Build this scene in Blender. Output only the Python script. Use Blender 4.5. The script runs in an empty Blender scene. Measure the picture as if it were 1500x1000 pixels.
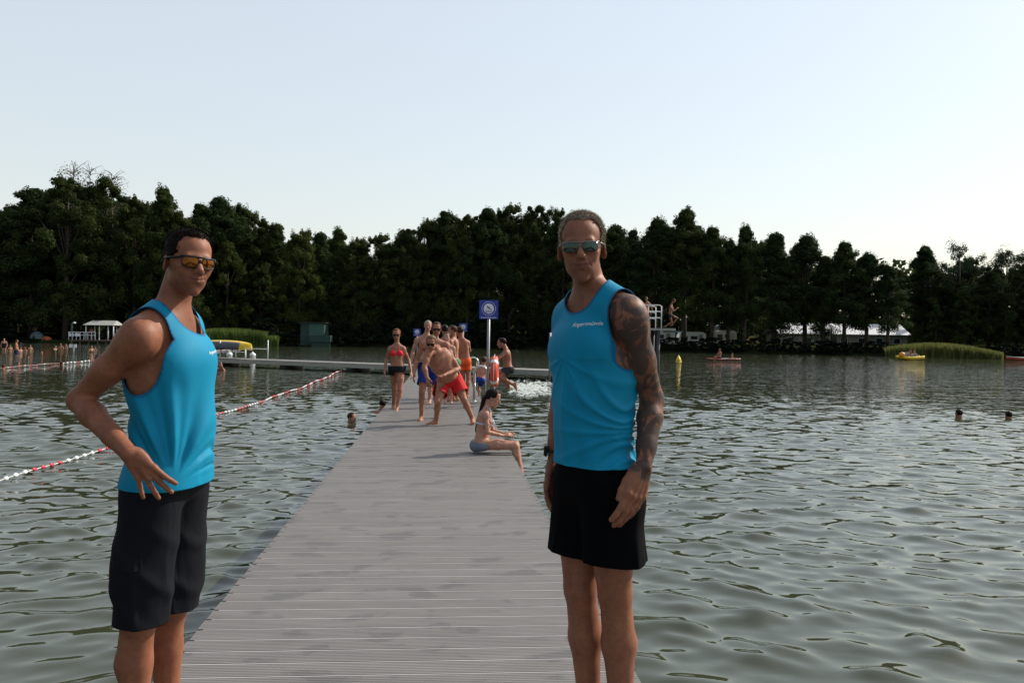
import bpy, bmesh, math, random
import numpy as np
from mathutils import Vector, Matrix
from mathutils.bvhtree import BVHTree

random.seed(7); rng = np.random.default_rng(7)
R = math.radians
sc = bpy.context.scene
col = sc.collection
DECK = 0.45
# ------------------------------------------------------------------ camera
FPX, CAMZ = 1250.0, 1.90
_p, _r = R(0.394), R(0.8)
FWD = Vector((0, math.cos(_p), -math.sin(_p))); _u0 = Vector((0, math.sin(_p), math.cos(_p))); _x0 = Vector((1, 0, 0))
RGT = _x0*math.cos(_r) + _u0*math.sin(_r)
UPV = -_x0*math.sin(_r) + _u0*math.cos(_r)
CAM = Vector((0, 0, CAMZ))
def ray(px, py):
    return RGT*((px-750)/FPX) + UPV*(-(py-500)/FPX) + FWD
def P(px, py, Y):
    d = ray(px, py); return CAM + d*(Y/d.y)
def PZ(px, py, z):
    d = ray(px, py); return CAM + d*((z-CAMZ)/d.z)
cd = bpy.data.cameras.new('camera'); cam = bpy.data.objects.new('camera', cd); col.objects.link(cam)
M = Matrix((RGT, UPV, -FWD)).transposed().to_4x4(); M.translation = CAM; cam.matrix_world = M
cd.sensor_width = 36; cd.lens = 36*FPX/1500; cd.clip_end = 4000; cd.clip_start = 0.05
sc.camera = cam

# ------------------------------------------------------------------ materials
def nt(name):
    m = bpy.data.materials.new(name); m.use_nodes = True
    t = m.node_tree; b = t.nodes['Principled BSDF']; return m, t, b
def N(t, typ, **kw):
    n = t.nodes.new(typ)
    for k, v in kw.items():
        if k.startswith('i_'):
            key = k[2:]; key = int(key) if key.isdigit() else key.replace('_', ' ')
            n.inputs[key].default_value = v
        else: setattr(n, k, v)
    return n
def ramp(t, fac, stops, interp='LINEAR'):
    r = N(t, 'ShaderNodeValToRGB'); r.color_ramp.interpolation = interp
    e = r.color_ramp.elements
    while len(e) < len(stops): e.new(0.5)
    for el, (p, c) in zip(e, stops): el.position = p; el.color = (*c, 1) if len(c) == 3 else c
    t.links.new(fac, r.inputs[0]); return r.outputs[0]
def mixc(t, fac, a, b, mode='MIX'):
    m = N(t, 'ShaderNodeMix', data_type='RGBA', blend_type=mode)
    for s, v in ((0, fac), (6, a), (7, b)):
        if hasattr(v, 'links') or hasattr(v, 'is_linked'): t.links.new(v, m.inputs[s])
        else: m.inputs[s].default_value = v if not isinstance(v, tuple) else ((*v, 1) if len(v) == 3 else v)
    return m.outputs[2]
def simple(name, c, rough=0.6, metal=0.0, var=0.15, scale=8.0, bump=0.0, spec=0.5):
    m, t, b = nt(name)
    g = N(t, 'ShaderNodeTexCoord'); n = N(t, 'ShaderNodeTexNoise', i_Scale=scale, i_Detail=5.0)
    t.links.new(g.outputs['Object'], n.inputs['Vector'])
    c2 = tuple(x*(1-var) for x in c); c3 = tuple(min(1, x*(1+var)) for x in c)
    t.links.new(ramp(t, n.outputs['Fac'], [(0.3, c2), (0.7, c3)]), b.inputs['Base Color'])
    b.inputs['Roughness'].default_value = rough; b.inputs['Metallic'].default_value = metal
    b.inputs['Specular IOR Level'].default_value = spec
    if bump:
        bp = N(t, 'ShaderNodeBump', i_Strength=1.0, i_Distance=bump)
        t.links.new(n.outputs['Fac'], bp.inputs['Height']); t.links.new(bp.outputs[0], b.inputs['Normal'])
    return m

def skin(name, c, tat=False, red=0.12):
    m, t, b = nt(name)
    g = N(t, 'ShaderNodeTexCoord')
    n = N(t, 'ShaderNodeTexNoise', i_Scale=14.0, i_Detail=6.0); t.links.new(g.outputs['Object'], n.inputs['Vector'])
    dark = (c[0]*0.80, c[1]*0.72, c[2]*0.70); lite = (min(1, c[0]*1.12), c[1]*1.08, c[2]*1.05)
    base = ramp(t, n.outputs['Fac'], [(0.32, dark), (0.68, lite)])
    nf = N(t, 'ShaderNodeTexNoise', i_Scale=75.0, i_Detail=4.0); t.links.new(g.outputs['Object'], nf.inputs['Vector'])
    base = mixc(t, .5, base, ramp(t, nf.outputs['Fac'], [(.34, (.80, .74, .72)), (.62, (1.10, 1.08, 1.06))]), 'MULTIPLY')
    at = N(t, 'ShaderNodeAttribute', attribute_name='mask'); sp = N(t, 'ShaderNodeSeparateColor')
    t.links.new(at.outputs['Color'], sp.inputs[0])
    base = mixc(t, sp.outputs[1], base, (c[0]*0.62, c[1]*0.36, c[2]*0.38))      # lips
    base = mixc(t, sp.outputs[2], base, (c[0]*0.38, c[1]*0.40, c[2]*0.46))      # stubble, brows
    if tat:
        w = N(t, 'ShaderNodeTexNoise', i_Scale=11.0, i_Detail=2.5, i_Distortion=2.2)
        w2 = N(t, 'ShaderNodeTexVoronoi', i_Scale=17.0, feature='DISTANCE_TO_EDGE')
        for q in (w, w2): t.links.new(g.outputs['Object'], q.inputs['Vector'])
        f1 = ramp(t, w.outputs['Fac'], [(0.42, (0.12,)*3), (0.50, (1, 1, 1))])
        f2 = ramp(t, w2.outputs['Distance'], [(0.02, (1, 1, 1)), (0.055, (0.15,)*3)])
        f = mixc(t, 0.5, f1, f2, 'LIGHTEN')
        ff = N(t, 'ShaderNodeMath', operation='MULTIPLY'); t.links.new(f, ff.inputs[0]); t.links.new(sp.outputs[0], ff.inputs[1])
        f3 = N(t, 'ShaderNodeMath', operation='MULTIPLY', i_1=0.78); t.links.new(ff.outputs[0], f3.inputs[0])
        base = mixc(t, f3.outputs[0], base, (0.020, 0.026, 0.027))
    t.links.new(base, b.inputs['Base Color'])
    b.inputs['Roughness'].default_value = 0.55; b.inputs['Specular IOR Level'].default_value = 0.28
    b.inputs['Subsurface Weight'].default_value = 0.12
    b.inputs['Subsurface Radius'].default_value = (0.6, 0.25, 0.12); b.inputs['Subsurface Scale'].default_value = 0.02
    n2 = N(t, 'ShaderNodeTexNoise', i_Scale=160.0, i_Detail=3.0); t.links.new(g.outputs['Object'], n2.inputs['Vector'])
    bp = N(t, 'ShaderNodeBump', i_Strength=0.25, i_Distance=0.001)
    t.links.new(n2.outputs['Fac'], bp.inputs['Height']); t.links.new(bp.outputs[0], b.inputs['Normal'])
    return m

def cloth(name, c, rough=0.75, weave=900.0, trim=None, fold=0.0, sheen=0.0, trans=0.0, spec=0.2):
    m, t, b = nt(name)
    g = N(t, 'ShaderNodeTexCoord')
    n = N(t, 'ShaderNodeTexNoise', i_Scale=6.0, i_Detail=4.0); t.links.new(g.outputs['Object'], n.inputs['Vector'])
    base = ramp(t, n.outputs['Fac'], [(0.3, tuple(x*0.9 for x in c)), (0.7, tuple(min(1, x*1.08) for x in c))])
    if trim:
        at = N(t, 'ShaderNodeAttribute', attribute_name='mask'); sp = N(t, 'ShaderNodeSeparateColor')
        t.links.new(at.outputs['Color'], sp.inputs[0]); base = mixc(t, sp.outputs[0], base, trim)
    t.links.new(base, b.inputs['Base Color'])
    b.inputs['Roughness'].default_value = rough; b.inputs['Sheen Weight'].default_value = sheen
    b.inputs['Specular IOR Level'].default_value = spec
    v = N(t, 'ShaderNodeTexVoronoi', i_Scale=weave); t.links.new(g.outputs['Object'], v.inputs['Vector'])
    bp = N(t, 'ShaderNodeBump', i_Strength=0.25, i_Distance=0.0008)
    t.links.new(v.outputs['Distance'], bp.inputs['Height'])
    nn = bp.outputs[0]
    if fold:
        n3 = N(t, 'ShaderNodeTexNoise', i_Scale=7.0, i_Detail=2.0, i_Distortion=1.0)
        mp = N(t, 'ShaderNodeMapping', i_Scale=(1.5, 1.5, 0.6)); t.links.new(g.outputs['Object'], mp.inputs[0]); t.links.new(mp.outputs[0], n3.inputs['Vector'])
        b2 = N(t, 'ShaderNodeBump', i_Strength=0.7, i_Distance=fold); t.links.new(n3.outputs['Fac'], b2.inputs['Height'])
        t.links.new(nn, b2.inputs['Normal']); nn = b2.outputs[0]
    t.links.new(nn, b.inputs['Normal'])
    if trans:
        tr = N(t, 'ShaderNodeBsdfTranslucent'); t.links.new(base, tr.inputs[0]); ms = N(t, 'ShaderNodeMixShader', i_0=trans)
        t.links.new(b.outputs[0], ms.inputs[1]); t.links.new(tr.outputs[0], ms.inputs[2])
        t.links.new(ms.outputs[0], t.nodes['Material Output'].inputs[0])
    return m

# ------------------------------------------------------------------ object helpers
def tag(o, label=None, cat=None, group=None, kind=None):
    for k, v in (('label', label), ('category', cat), ('group', group), ('kind', kind)):
        if v: o[k] = v
    return o
def empty(name, loc, label=None, cat=None, group=None):
    o = bpy.data.objects.new(name, None); o.location = loc; o.empty_display_size = 0.1; col.objects.link(o)
    return tag(o, label, cat, group)
def wloc(o):
    v = Vector((0, 0, 0))
    while o is not None: v = v + o.location; o = o.parent
    return v
def mesh(name, V, F, mat, parent=None, smooth=True, mask=None, loc=None):
    """V in world metres; the object is put at its parent's origin (or at loc) with V made local"""
    V = np.asarray(V, np.float64).reshape(-1, 3)
    me = bpy.data.meshes.new(name)
    base = wloc(parent) if parent is not None else (Vector(loc) if loc is not None else Vector((0, 0, 0)))
    Vl = V - np.array(base)
    if isinstance(F, np.ndarray):
        n, k = F.shape
        me.vertices.add(len(Vl)); me.vertices.foreach_set('co', Vl.astype(np.float32).ravel())
        me.loops.add(n*k); me.loops.foreach_set('vertex_index', F.astype(np.int32).ravel())
        me.polygons.add(n); me.polygons.foreach_set('loop_start', np.arange(0, n*k, k, dtype=np.int32))
        me.update(calc_edges=True); me.validate()
    else:
        me.from_pydata(Vl.tolist(), [], F); me.update()
    if smooth: me.polygons.foreach_set('use_smooth', np.ones(len(me.polygons), bool))
    if mask is not None:
        a = me.color_attributes.new('mask', 'FLOAT_COLOR', 'POINT')
        mk = np.zeros((len(Vl), 4), np.float32); mk[:, :mask.shape[1]] = mask; mk[:, 3] = 1
        a.data.foreach_set('color', mk.ravel())
    me.materials.append(mat)
    o = bpy.data.objects.new(name, me); col.objects.link(o)
    if parent is not None: o.parent = parent
    elif loc is not None: o.location = loc
    return o

class MB:
    """collects solid shapes and links them as one mesh"""
    def __init__(s): s.V = []; s.F = []
    def add(s, V, F):
        n = len(s.V); s.V += [tuple(v) for v in V]; s.F += [tuple(i+n for i in f) for f in F]
    def box(s, c, size, X=(1, 0, 0), Y=(0, 1, 0), Z=(0, 0, 1), bev=0.0):
        c = Vector(c); X, Y, Z = Vector(X), Vector(Y), Vector(Z); a, b, d = size[0]/2, size[1]/2, size[2]/2
        if bev <= 0:
            V = [c + X*(i*a) + Y*(j*b) + Z*(k*d) for k in (-1, 1) for j in (-1, 1) for i in (-1, 1)]
            s.add(V, [(0, 2, 3, 1), (4, 5, 7, 6), (0, 1, 5, 4), (2, 6, 7, 3), (0, 4, 6, 2), (1, 3, 7, 5)])
        else:
            bm = bmesh.new(); bmesh.ops.create_cube(bm, size=1.0)
            for v in bm.verts: v.co = Vector((v.co.x*size[0], v.co.y*size[1], v.co.z*size[2]))
            bmesh.ops.bevel(bm, geom=list(bm.edges), offset=bev, segments=2, affect='EDGES')
            bm.verts.index_update()
            s.add([c + X*v.co.x + Y*v.co.y + Z*v.co.z for v in bm.verts], [[v.index for v in f.verts] for f in bm.faces]); bm.free()
    def tube(s, pts, rad, n=8, cap=True, closed=False):
        pts = [Vector(p) for p in pts]; m = len(pts)
        if not hasattr(rad, '__len__'): rad = [rad]*m
        V = []; ref = Vector((0, 0, 1))
        d0 = (pts[1]-pts[0]).normalized()
        if abs(d0.z) > 0.9: ref = Vector((1, 0, 0))
        u = d0.cross(ref).normalized()
        for i, p in enumerate(pts):
            if closed: d = pts[(i+1) % m] - pts[i-1]
            else: d = pts[min(i+1, m-1)] - pts[max(i-1, 0)]
            d.normalize(); u = (u - d*u.dot(d)).normalized(); w = d.cross(u)
            for k in range(n):
                a = 2*math.pi*k/n; V.append(p + (u*math.cos(a) + w*math.sin(a))*rad[i])
        F = []
        for i in range(m if closed else m-1):
            for k in range(n):
                a, b = i*n+k, i*n+(k+1) % n; c, d = ((i+1) % m)*n+(k+1) % n, ((i+1) % m)*n+k
                F.append((a, b, c, d))
        if cap and not closed: F += [tuple(range(n-1, -1, -1)), tuple((m-1)*n+k for k in range(n))]
        s.add(V, F)
    def lathe(s, c, prof, n=16, Z=(0, 0, 1)):
        c = Vector(c); Z = Vector(Z).normalized(); X = Z.orthogonal().normalized(); Y = Z.cross(X)
        V = []
        for r, h in prof:
            for k in range(n):
                a = 2*math.pi*k/n; V.append(c + Z*h + (X*math.cos(a)+Y*math.sin(a))*r)
        m = len(prof); F = []
        for i in range(m-1):
            for k in range(n): F.append((i*n+k, i*n+(k+1) % n, (i+1)*n+(k+1) % n, (i+1)*n+k))
        F += [tuple(range(n-1, -1, -1)), tuple((m-1)*n+k for k in range(n))]
        s.add(V, F)
    def prism(s, poly, c, X, Y, Z, h):
        c = Vector(c); X, Y, Z = Vector(X), Vector(Y), Vector(Z); n = len(poly)
        V = [c + X*a + Y*b for a, b in poly] + [c + X*a + Y*b + Z*h for a, b in poly]
        F = [tuple(range(n-1, -1, -1)), tuple(range(n, 2*n))] + [(i, (i+1) % n, n+(i+1) % n, n+i) for i in range(n)]
        s.add(V, F)
    def build(s, name, mat, parent=None, smooth=False, loc=None):
        return mesh(name, s.V, s.F, mat, parent, smooth, loc=loc)

def copy_tree(o, parent=None):
    c = o.copy(); col.objects.link(c); c.parent = parent
    for ch in list(o.children): copy_tree(ch, c)
    return c

# ------------------------------------------------------------------ signed distance modelling of bodies and clothes
def v3(p): return np.array((p[0], p[1], p[2]), float)
def nrm(v): v = np.asarray(v, float); return v/max(1e-9, np.linalg.norm(v))
class Cone:
    def __init__(s, a, b, ra, rb, flat=None):
        s.a, s.b, s.ra, s.rb, s.flat = v3(a), v3(b), ra, rb, flat
    def bb(s): r = max(s.ra, s.rb); return np.minimum(s.a, s.b)-r, np.maximum(s.a, s.b)+r
    def d(s, X, Y, Z):
        ab = s.b-s.a; L2 = max(1e-12, ab@ab)
        px, py, pz = X-s.a[0], Y-s.a[1], Z-s.a[2]
        t = np.clip((px*ab[0]+py*ab[1]+pz*ab[2])/L2, 0, 1)
        qx, qy, qz = px-t*ab[0], py-t*ab[1], pz-t*ab[2]
        q = qx*qx+qy*qy+qz*qz
        if s.flat is not None:
            n, f = s.flat; qn = qx*n[0]+qy*n[1]+qz*n[2]; q = q + qn*qn*(1/(f*f)-1)
        return np.sqrt(q) - (s.ra+(s.rb-s.ra)*t)
class Ell:
    def __init__(s, c, r, A=None):
        s.c, s.r = v3(c), np.asarray(r, float); s.A = np.eye(3) if A is None else np.array(A, float)   # rows: axes
    def bb(s):
        e = np.sqrt(((s.A*s.r[:, None])**2).sum(0)); return s.c-e, s.c+e
    def d(s, X, Y, Z):
        px, py, pz = X-s.c[0], Y-s.c[1], Z-s.c[2]; k0 = 0; k1 = 0
        for i in range(3):
            q = (px*s.A[i, 0]+py*s.A[i, 1]+pz*s.A[i, 2])/s.r[i]
            k0 = k0+q*q; k1 = k1+(q/s.r[i])**2
        k0 = np.sqrt(k0); return k0*(k0-1)/np.sqrt(k1+1e-9)

def axis(lo, hi, h, fine):
    x = [lo]
    while x[-1] < hi:
        st = h
        for a, b, f in fine:
            if a <= x[-1] <= b: st = min(st, f)
        x.append(x[-1]+st)
    return np.array(x)
class Field:
    def __init__(s, lo, hi, h, fine=()):
        s.ax = [axis(lo[i]-3*h, hi[i]+3*h, h, [(f[0][i], f[1][i], f[2]) for f in fine]) for i in range(3)]
        s.a = np.full([len(x) for x in s.ax], 0.3, np.float32); s.h = h
    def op(s, pr, k, mode=0, off=0.0):
        lo, hi = pr.bb(); pad = k+abs(off)+4*s.h; sl = []; g = []
        for i in range(3):
            a = np.searchsorted(s.ax[i], lo[i]-pad); b = np.searchsorted(s.ax[i], hi[i]+pad)
            if b <= a: return
            sl.append(slice(a, b)); sh = [1, 1, 1]; sh[i] = -1; g.append(s.ax[i][a:b].reshape(sh).astype(np.float32))
        d = pr.d(*g)-off; A = s.a[tuple(sl)]; k = max(k, 1e-5)
        if mode == 0:
            w = np.clip(0.5+0.5*(A-d)/k, 0, 1); s.a[tuple(sl)] = A+(d-A)*w-k*w*(1-w)
        else:                                                   # smooth subtraction
            d = -d; w = np.clip(0.5-0.5*(A-d)/k, 0, 1); s.a[tuple(sl)] = A+(d-A)*w+k*w*(1-w)
    def nets(s, iso=0.0):
        a = s.a-iso; ax = s.ax; ins = a < 0; n = a.shape
        cnt = np.zeros([x-1 for x in n], np.uint8)
        for dx in (0, 1):
            for dy in (0, 1):
                for dz in (0, 1): cnt += ins[dx:n[0]-1+dx, dy:n[1]-1+dy, dz:n[2]-1+dz]
        act = (cnt > 0) & (cnt < 8); I, Jn, K = np.nonzero(act)
        idx = np.full(cnt.shape, -1, np.int32); idx[I, Jn, K] = np.arange(len(I))
        S = np.zeros((len(I), 3)); C = np.zeros(len(I))
        for axn in range(3):
            o = [q for q in range(3) if q != axn]
            for p in (0, 1):
                for q in (0, 1):
                    d0 = [0, 0, 0]; d0[o[0]] = p; d0[o[1]] = q; d1 = list(d0); d1[axn] = 1
                    v0 = a[I+d0[0], Jn+d0[1], K+d0[2]]; v1 = a[I+d1[0], Jn+d1[1], K+d1[2]]
                    cr = (v0 < 0) != (v1 < 0); t = np.where(cr, v0/np.where(cr, v0-v1, 1), 0)
                    ix = (I, Jn, K)
                    for c in range(3):
                        x0 = ax[c][ix[c]+d0[c]]; x1 = ax[c][ix[c]+d1[c]]
                        S[:, c] += np.where(cr, x0+(x1-x0)*t, 0)
                    C += cr
        V = S/C[:, None]; F = []
        sgx = ins[:-1, 1:-1, 1:-1] != ins[1:, 1:-1, 1:-1]
        for axn in range(3):
            s0 = [slice(1, -1)]*3; s1 = [slice(1, -1)]*3; s0[axn] = slice(0, -1); s1[axn] = slice(1, None)
            A0 = ins[tuple(s0)]; ch = A0 != ins[tuple(s1)]; e = np.nonzero(ch); up = A0[e]
            e = [e[i]+(0 if i == axn else 1) for i in range(3)]
            o1, o2 = [(1, 2), (2, 0), (0, 1)][axn]; q = []
            for p1, p2 in ((-1, -1), (0, -1), (0, 0), (-1, 0)):
                w = [e[0], e[1], e[2]]; w[o1] = w[o1]+p1; w[o2] = w[o2]+p2; q.append(idx[w[0], w[1], w[2]])
            q = np.stack(q, 1); q[~up] = q[~up][:, ::-1]; F.append(q)
        F = np.concatenate(F); F = F[(F >= 0).all(1)]
        return V, F
def field(prims, h, fine=(), tags=None, off=0.0, lo=None, hi=None, pad=0.0):
    pr = [p for p in prims if tags is None or p[2] in tags]
    L = np.min([p[0].bb()[0] for p in pr if p[1] >= 0], 0)-abs(off)-pad; H = np.max([p[0].bb()[1] for p in pr if p[1] >= 0], 0)+abs(off)+pad
    if lo is not None: L = np.maximum(L, lo)
    if hi is not None: H = np.minimum(H, hi)
    f = Field(L, H, h, fine)
    for p in pr:
        if p[1] >= 0: f.op(p[0], p[1], 0, off)
        else: f.op(p[0], -p[1], 1, off)
    return f
def clip(V, F, g):
    """keep the part of the mesh where g > 0, cut cleanly"""
    T = np.concatenate([F[:, [0, 1, 2]], F[:, [0, 2, 3]]]) if F.shape[1] == 4 else F
    k = g > 0; c = k[T].sum(1); out = [T[c == 3]]; new = []; NV = []; key = {}; n0 = len(V)
    def cut(a, b):
        kk = (a, b) if a < b else (b, a)
        if kk not in key:
            t = g[a]/(g[a]-g[b]); key[kk] = n0+len(NV); NV.append(V[a]+(V[b]-V[a])*t)
        return key[kk]
    for t in T[(c == 1) | (c == 2)]:
        t = list(t)
        if k[t].sum() == 1:
            while not k[t[0]]: t = t[1:]+t[:1]
            new.append((t[0], cut(t[0], t[1]), cut(t[0], t[2])))
        else:
            while k[t[0]]: t = t[1:]+t[:1]
            a, b = cut(t[0], t[1]), cut(t[0], t[2]); new.append((a, t[1], t[2])); new.append((a, t[2], b))
    if new: out.append(np.array(new))
    F2 = np.concatenate(out); V2 = np.concatenate([V, np.array(NV).reshape(-1, 3)])
    u, inv = np.unique(F2.ravel(), return_inverse=True); return V2[u], inv.reshape(-1, 3)
def vnormals(V, F):
    T = F if F.shape[1] == 3 else np.concatenate([F[:, [0, 1, 2]], F[:, [0, 2, 3]]])
    n = np.cross(V[T[:, 1]]-V[T[:, 0]], V[T[:, 2]]-V[T[:, 0]]); Nn = np.zeros_like(V)
    for i in range(3): np.add.at(Nn, T[:, i], n)
    return Nn/np.maximum(1e-12, np.linalg.norm(Nn, axis=1))[:, None]
def smooth_mesh(V, F, it=2, lam=0.5):
    e = np.concatenate([F[:, [i, (i+1) % F.shape[1]]] for i in range(F.shape[1])]); e = np.concatenate([e, e[:, ::-1]])
    for _ in range(it):
        S = np.zeros_like(V); c = np.zeros(len(V)); np.add.at(S, e[:, 0], V[e[:, 1]]); np.add.at(c, e[:, 0], 1)
        V = V+(S/np.maximum(c, 1)[:, None]-V)*lam
    return V
def thick(o, t, offset=1.0):
    md = o.modifiers.new('cloth thickness', 'SOLIDIFY'); md.thickness = t; md.offset = offset
def ridge(ph, w=.45):
    """narrow crests between broad troughs, as cloth folds run"""
    return np.exp(-(np.sin(ph*.5)/w)**2)-.35
def snoise(V, f, seed=0):
    """smooth pseudo noise in -1..1"""
    r = np.random.default_rng(seed); o = 0
    for i in range(6):
        k = nrm(r.normal(size=3))*f*(0.7+0.25*i); o = o+np.sin(V@k+r.uniform(0, 6.28)+1.3*np.sin(V@nrm(r.normal(size=3))*f*0.6))
    return o/3.5
# ------------------------------------------------------------------ people
def frame(X, U):
    X = nrm(X); U = nrm(U-X*(X@U)); Fw = np.cross(X, U); return X, Fw, U     # his left, his front, up

def hand_prims(out, W, D, Nn, S, curl, splay, sc=1.0, thumb=(0.7, 0.35, 0.2), tg='hand'):
    """W wrist, D along the palm, Nn out of the back of the hand, S towards the thumb side"""
    D = nrm(D); Nn = nrm(Nn-D*(Nn@D)); S0 = np.cross(D, Nn); S = S0 if S0@np.asarray(S) > 0 else -S0
    pl = 0.090*sc
    kn = []
    for i, (x, l) in enumerate(((0.030, 1.0), (0.010, 1.03), (-0.011, 0.98), (-0.030, 0.88))):
        b0 = W+S*(x*0.45*sc)+D*0.006*sc; k1 = W+D*(pl*l)+S*(x*sc)*(1+0.25*abs(splay[i]))
        kn.append(k1)
        if sc > .88: out.append((Cone(W+S*(x*.3*sc)+Nn*.0125*sc, k1+Nn*.0075*sc, .0035*sc, .0030*sc), .005*sc, tg))
        out.append((Cone(b0, k1, 0.0155*sc, 0.0110*sc, (Nn, 0.85)), 0.012*sc, tg))
    out.append((Ell(W+D*pl*0.52-Nn*0.004*sc, (0.040*sc, 0.050*sc, 0.0150*sc), (S, D, Nn)), 0.012*sc, tg))
    out.append((Ell(W+D*pl*0.35+S*0.020*sc-Nn*0.010*sc, (0.019*sc, 0.034*sc, 0.015*sc), (S, D, Nn)), 0.012*sc, tg))
    L = ((0.044, 0.026, 0.021), (0.048, 0.030, 0.022), (0.044, 0.028, 0.022), (0.035, 0.021, 0.019))
    for i in range(4):
        p = kn[i]; a = 0.0; base = nrm(D*math.cos(splay[i])+S*math.sin(splay[i])); r = (0.0106, 0.0106, 0.0100, 0.0088)[i]*sc
        for j in range(3):
            a += curl[i][j]; dv = base*math.cos(a)-Nn*math.sin(a); q = p+dv*L[i][j]*sc
            out.append((Cone(p, q, r*(1-0.06*j), r*(0.92-0.08*j)), 0.0035*sc if j else 0.008*sc, tg)); p = q
        out.append((Ell(kn[i]+Nn*0.003*sc, (0.010*sc,)*3), 0.006*sc, tg))
    p = W+D*0.018*sc+S*0.022*sc-Nn*0.006*sc; a = thumb[0]
    for j, (l, r) in enumerate(((0.042, 0.0135), (0.031, 0.0110), (0.026, 0.0100))):
        dv = nrm(D*math.cos(a)+S*math.sin(a)*0.85-Nn*math.sin(a)*0.5); q = p+dv*l*sc
        out.append((Cone(p, q, r*sc, r*0.86*sc), 0.010*sc if j == 0 else 0.004*sc, tg)); p = q; a -= thumb[1] if j == 0 else thumb[2]
    return kn

def head_prims(out, C, X, Fw, U, s=1.0, jaw=1.0, cheek=1.0, smile=0.0, fem=0.0, det=True, nose=1.0, wide=1.0):
    A = (X, Fw, U)
    def h(x, y, z): return C+X*(x*s*wide)+Fw*(y*s)+U*(z*s)
    def E(x, y, z, rx, ry, rz, k, tg='head', A=A): out.append((Ell(h(x, y, z), (rx*s*wide, ry*s, rz*s), A), k*s if k >= 0 else k*s, tg))
    E(0, -.014, .036, .075, .097, .083, .0, 'cran')
    E(0, .014, .046, .066, .074, .068, .02, 'cran')
    E(0, .026, -.026, .059, .064, .076, .03)
    E(0, .038, -.068, .040*jaw, .041, .036, .028)
    E(0, .068, -.100, .019*jaw, .017, .016, .022)
    for q in (-1, 1):
        E(q*.042*jaw, .004, -.052, .013, .024, .024, .022)
        E(q*.045, .062, -.014, .018*cheek, .020, .015, .02)
        if smile: E(q*.039, .064, -.034, .013, .014, .013, .014)
    out.append((Cone(h(-.036, .080, .020), h(.036, .080, .020), .011*s, .011*s), .016*s, 'head'))
    if det:
        for q in (-1, 1):
            E(q*.031, .098, .001, .017, .012, .011, -.012)
            E(q*.031, .077, .000, .0135, .0125, .0120, .003)
            out.append((Cone(h(q*.046, .080, .008), h(q*.020, .086, .010), .0035*s, .0035*s), .005*s, 'head'))
    out.append((Cone(h(0, .086, .016), h(0, .110*nose, -.026), .0080*s, .0125*s), .012*s, 'head'))
    for q in (-1, 1): E(q*.0115, .098, -.031, .0085, .011, .0080, .007)
    E(0, .073, -.058, .034, .021, .027, .018)
    if det:
        m = .006*smile
        for q in (-1, 1):
            out.append((Cone(h(0, .0945, -.0525), h(q*.026, .083, -.0555+m), .0046*s, .0028*s), .005*s, 'head'))
            out.append((Cone(h(0, .0935, -.0660), h(q*.023, .083, -.0610+m), .0053*s, .0032*s), .005*s, 'head'))
            out.append((Cone(h(0, .1005, -.0595), h(q*.028, .086, -.0590+m), .0018*s, .0018*s), -.003*s, 'head'))
            if smile: out.append((Cone(h(q*.019, .097, -.030), h(q*.035, .082, -.062), .0016*s, .0014*s), -.007*s, 'head'))
        E(0, .097, -.080, .016, .006, .006, -.010)
    for q in (-1, 1):
        ea = nrm(X*q*0.80-Fw*0.50); eu = nrm(U-Fw*0.18); eu = nrm(eu-ea*(eu@ea)); ef = np.cross(ea, eu)
        out.append((Ell(h(q*.078, -.010, -.006), (.0070*s, .018*s, .029*s), (ea, ef, eu)), .006*s, 'head'))
        if det: out.append((Ell(h(q*.0875, -.006, -.001), (.006*s, .011*s, .019*s), (ea, ef, eu)), -.004*s, 'head'))

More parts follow.
